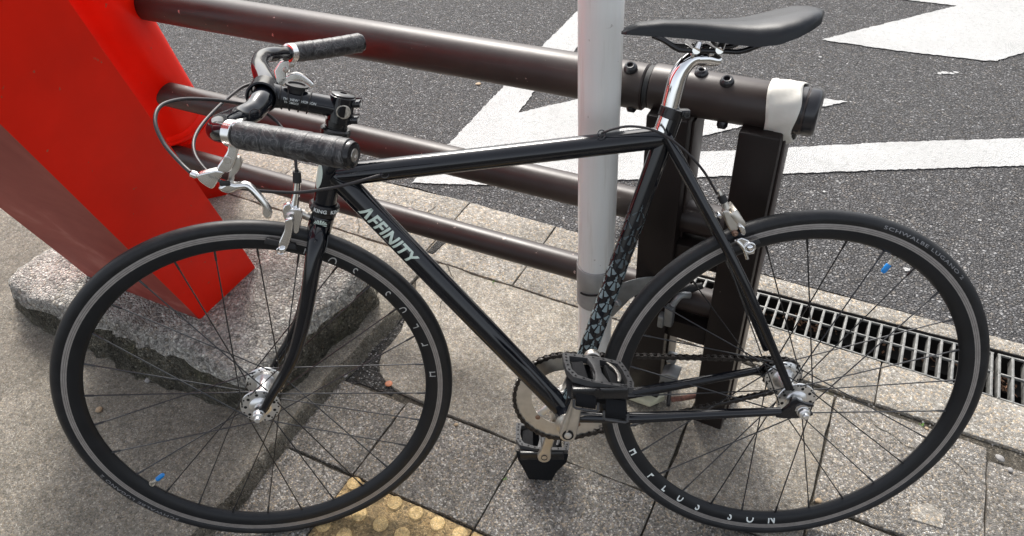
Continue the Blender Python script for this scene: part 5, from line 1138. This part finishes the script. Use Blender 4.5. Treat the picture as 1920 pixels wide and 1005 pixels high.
# drop the pedal cage so that its near edge faces the camera
pL, PLf, nL, uL = pedal(pcl, -1, eL)
def buckle(P, x, par, n, ux, dz=0.0, dy=0.0):
    c = P(x, -1.06, -.028 + dz) + Vector((0, dy, 0)); bm = bmesh.new(); dn = (Vector((0, -.25, -1))).normalized(); sidev = ux
    pts = [c + dn * k for k in (-.016, -.008, .0, .008, .015)]; fr = []
    for k, p in enumerate(pts):
        bulge = (0, .003, .005, .004, .0)[k]
        fr.append([bm.verts.new(p + sidev * w + Vector((0, -bulge, 0)) + Vector((0, t_, 0))) for w, t_ in ((-.0155, 0), (.0155, 0), (.0155, .006), (-.0155, .006))])
    for k in range(len(fr) - 1):
        for j in range(4): bm.faces.new((fr[k][j], fr[k][(j + 1) % 4], fr[k + 1][(j + 1) % 4], fr[k + 1][j]))
    bm.faces.new(fr[0]); bm.faces.new(fr[-1]); part('strap', bm, MT['webbing'], par)
    bm = bmesh.new(); q = c + dn * .004 + Vector((0, -.004, 0)); e1 = sidev * .0185; e2 = dn * .0115
    cyc = [q - e1 - e2 * .2, q - e1 + e2 * .8, q - e1 * .8 + e2, q + e1 * .8 + e2, q + e1 + e2 * .8, q + e1 - e2 * .2]
    tube(bm, cyc, .0021, 8); part('strap_buckle', bm, MT['plastic'], par)
buckle(PLf, -.40, pL, nL, uL, 0.0); buckle(PLf, .58, pL, nL, uL, -.012)
bm = bmesh.new()
def sheet(bm, rows_, th=.0025):
    R_ = [[bm.verts.new(p) for p in r] for r in rows_]
    for i in range(len(R_) - 1):
        for j in range(len(R_[0]) - 1): bm.faces.new((R_[i][j], R_[i][j + 1], R_[i + 1][j + 1], R_[i + 1][j]))
rows_ = [[PLf(x, y, z) for x in (-.75, -.3, .3, .75)] for y, z in ((-.95, -.018), (-.7, -.042), (0.0, -.052), (.7, -.042), (.95, -.015))]
sheet(bm, rows_); o = part('foot_strap', bm, MT['webbing'], pL); md = o.modifiers.new('t', 'SOLIDIFY'); md.thickness = .0025
pcr = [(-.4815, .165, .1263), (-.3736, .165, .1120), (-.3843, .085, .1407), (-.4816, .085, .1477)]
pcr = [(-.4860, .172, .1320), (-.3780, .172, .1250), (-.3800, .088, .1270), (-.4830, .088, .1350)]
pR, PRf, nR_, uR = pedal(pcr, 1, eR)
bm = bmesh.new()
rows_ = [[PRf(x, y, z) for x in xs_] for y, z, xs_ in ((-1.0, -.010, (-1.0, -.3, .3, 1.0)), (-1.02, -.03, (-.9, -.3, .3, .95)), (-.9, -.06, (-.62, -.2, .2, .62)), (-.6, -.092, (-.40, -.1, .2, .50)), (0, -.100, (-.4, -.1, .2, .5)), (.7, -.06, (-.6, -.2, .2, .6)), (1.0, -.012, (-.9, -.3, .3, .9)))]
sheet(bm, rows_); o = part('foot_strap', bm, MT['webbing'], pR); md = o.modifiers.new('t', 'SOLIDIFY'); md.thickness = .0025
# chain
def chain():
    cA = cr.copy(); hubc = Vector((0, .0435, .336)); ra_, rb2 = Rp, .0127 / (2 * math.sin(math.pi / 16)); d_ = hubc - cA; Ld = d_.length; base = math.atan2(d_.z, d_.x); al = math.acos((ra_ - rb2) / Ld)
    pts = []
    def arc(c, r, a0, a1, n):
        for k in range(n + 1): a = a0 + (a1 - a0) * k / n; pts.append(c + Vector((math.cos(a) * r, 0, math.sin(a) * r)))
    arc(cA, ra_, base + al, base + 2 * math.pi - al, 120); arc(hubc, rb2, base - al, base + al, 40); pts.append(pts[0].copy())
    cum = [0]
    for i in range(len(pts) - 1): cum.append(cum[-1] + (pts[i + 1] - pts[i]).length)
    N = int(round(cum[-1] / .0127 / 2)) * 2; pos = []; i = 0
    for k in range(N + 1):
        s_ = cum[-1] * k / N
        while i < len(pts) - 2 and cum[i + 1] < s_: i += 1
        pos.append(pts[i].lerp(pts[i + 1], (s_ - cum[i]) / max(1e-9, cum[i + 1] - cum[i])))
    bm = bmesh.new(); Yv = Vector((0, 1, 0))
    for k in range(N):
        a, b_ = pos[k], pos[k + 1]; x = (b_ - a).normalized(); z = x.cross(Yv); wy = .0040 if k % 2 else .0027
        for s_ in (-1, 1):
            prof = [a - x * .0040, a - x * .0028 + z * .0032, a + z * .0042, a + x * .0030 + z * .0034, a + x * .0063 + z * .0024, b_ - x * .003 + z * .0034, b_ + z * .0042, b_ + x * .0028 + z * .0032, b_ + x * .0040,
                    b_ + x * .0028 - z * .0032, b_ - z * .0042, b_ - x * .003 - z * .0034, a + x * .0063 - z * .0024, a + x * .0030 - z * .0034, a - z * .0042, a - x * .0028 - z * .0032]
            lo = [bm.verts.new(p + Yv * s_ * wy) for p in prof]; hi = [bm.verts.new(p + Yv * s_ * (wy + .0011)) for p in prof]; n = len(prof)
            bm.faces.new(lo); bm.faces.new(hi)
            for j in range(n): bm.faces.new((lo[j], lo[(j + 1) % n], hi[(j + 1) % n], hi[j]))
        tube(bm, [a - Yv * .0056, a + Yv * .0056], .0018, 6); tube(bm, [a - Yv * .0026, a + Yv * .0026], .0038, 8)
    o = part('chain', bm, MT['chainm'], angle=30); o['kind'] = 'stuff'
    bm = bmesh.new(); T2 = 16; outp = []
    for k in range(T2 * 4): a = 2 * math.pi * k / (T2 * 4); r = rb2 + (.003, .0005, -.0034, .0005)[k % 4]; outp.append((r * math.cos(a), r * math.sin(a)))
    annulus(bm, hubc, outp, .018, .003); part('rear_cog', bm, MT['chainm'], angle=30)
chain()
# ================================================================== SMALL LOOSE THINGS ON THE GROUND
def weed(x, y, n, size, label, z=0.0):
    bm = bmesh.new()
    for k in range(n):
        a = random.uniform(0, 6.28); L = size * random.uniform(.6, 1.2); w = L * .32; el = random.uniform(.3, 1.1)
        d_ = Vector((math.cos(a) * math.cos(el), math.sin(a) * math.cos(el), math.sin(el))); sv = Vector((-math.sin(a), math.cos(a), 0)); c = Vector((random.uniform(-1, 1), random.uniform(-1, 1), 0)) * size * .4
        pts = [c, c + d_ * L * .35 + sv * w * .5, c + d_ * L * .7 + sv * w * .5, c + d_ * L - Vector((0, 0, L * .2)), c + d_ * L * .7 - sv * w * .5, c + d_ * L * .35 - sv * w * .5]
        bm.faces.new([bm.verts.new(p) for p in pts])
    o = obj('weed', bm, MT['leaf'], smooth=False); o.matrix_world = GRD @ Matrix.Translation((x, y, z)); o['label'] = label; o['category'] = 'weed'; o['group'] = 'weeds in the pavement joints'
weed(-1.004, -0.505, 9, .014, 'weed with round leaves under the bottom of the front tyre')
weed(-1.000, -0.385, 8, .012, 'weed growing at the foot of the raised slab edge inside the front wheel')
weed(-0.522, -0.125, 5, .007, 'tiny weed in the tile joint between tactile tile and pedal')
weed(-0.829, 0.392, 8, .008, 'small weed in the kerb joint under the down tube')
weed(0.24, 0.402, 8, .008, 'small weed in the kerb joint inside the rear wheel')
def pebble(x, y, s_, m, label, z=0.0, name='pebble', cat='pebble', flat=.6):
    bm = bmesh.new(); bmesh.ops.create_icosphere(bm, subdivisions=2, radius=s_)
    for v in bm.verts: v.co *= random.uniform(.85, 1.12); v.co.z *= flat; v.co.x *= 1.15
    o = obj(name, bm, m, angle=60); o.matrix_world = GRD @ Matrix.Translation((x, y, z + s_ * flat * .75)) @ Matrix.Rotation(random.uniform(0, 3), 4, 'Z'); o['label'] = label; o['category'] = cat
pebble(-1.405, -.395, .0075, MT['pebt'], 'brown lump on the slab, lower left inside the front wheel', .034)
pebble(-1.372, -.285, .0075, MT['peb'], 'grey pebble on the slab near the foot of the concrete block', .034)
pebble(0.070, .1126, .0062, MT['pebt'], 'tan pebble on the pavement just inside the bottom of the rear rim')
pebble(-.682, -.053, .0045, MT['pebt'], 'tan pebble in the tile joint right of the front tyre')
pebble(.392, .383, .0085, MT['peb'], 'larger grey stone beside the kerb joint right of the rear tyre')
pebble(.412, .362, .0055, MT['peb'], 'smaller grey stone beside the kerb joint right of the rear tyre')
pebble(.250, .398, .0040, MT['pebt'], 'ochre pebble in the kerb joint inside the rear wheel')
pebble(-.8836, -.0229, .0085, MT['orange'], 'orange leaf lying on the dark asphalt fillet inside the front wheel', 0, 'fallen_leaf', 'leaf', .22)
pebble(-1.404, 1.3505, .010, MT['pebt'], 'tan leaf lying on the road below the top rail', 0, 'fallen_leaf', 'leaf', .3)
pebble(-.99, -.05, .006, MT['peb'], 'grey chip on the asphalt fillet by the slab corner', 0)
# loose grit in the gaps: nobody could count it
bm = bmesh.new()
def grit(x, y, z, r):
    vs = [bm.verts.new(Vector((x, y, z)) + Vector(q) * r * random.uniform(.6, 1.2)) for q in ((1, 0, 0), (0, 1, 0), (-1, 0, 0), (0, -1, 0), (0, 0, .9))]
    for k in range(4): bm.faces.new((vs[k], vs[(k + 1) % 4], vs[4]))
for i in range(900):
    q = random.random()
    if q < .3: x = random.uniform(-1.05, 1.2); y = ky(x) + random.gauss(-.006, .008); z = 0
    elif q < .5: y = random.uniform(-.6, .22); x = step_x(y) + abs(random.gauss(.012, .012)); z = 0
    elif q < .62: x = random.uniform(-.98, -.87); y = random.uniform(-.05, .12); z = 0
    elif q < .8: x = random.uniform(-2, .6); y = random.uniform(-.6, .7); z = 0.035 if x < -1.07 and y < .2 else 0
    else: x = random.uniform(-2.5, 1.2); y = edge_y(x) + random.gauss(0, .012); z = .001
    grit(x, y, z, random.uniform(.0008, .0030))
gobj('loose_grit', bm, MT['peb'], smooth=False, kind='stuff', label='loose grit and small stones in the pavement joints', category='grit')
# white paint specks on the road
def speck(pts, z=.003):
    bm = bmesh.new()
    for (x, y, r) in pts:
        n = 7; vs = [bm.verts.new((x + math.cos(6.28 * k / n) * r * random.uniform(.5, 1.2), y + math.sin(6.28 * k / n) * r * random.uniform(.5, 1.2), z)) for k in range(n)]; bm.faces.new(vs)
    return bm
obj('paint_specks', speck([(.181, 2.195, .016), (.205, 2.20, .012), (.165, 2.18, .010), (.22, 2.215, .010), (-.27, 2.13, .007), (-.235, 2.3, .006), (-.1, 1.2, .006), (.5, 1.1, .012), (.02, 1.1, .005), (.25, 1.0, .006), (.16, .93, .01), (.33, 1.25, .006)]), MT['lane'], road, smooth=False)
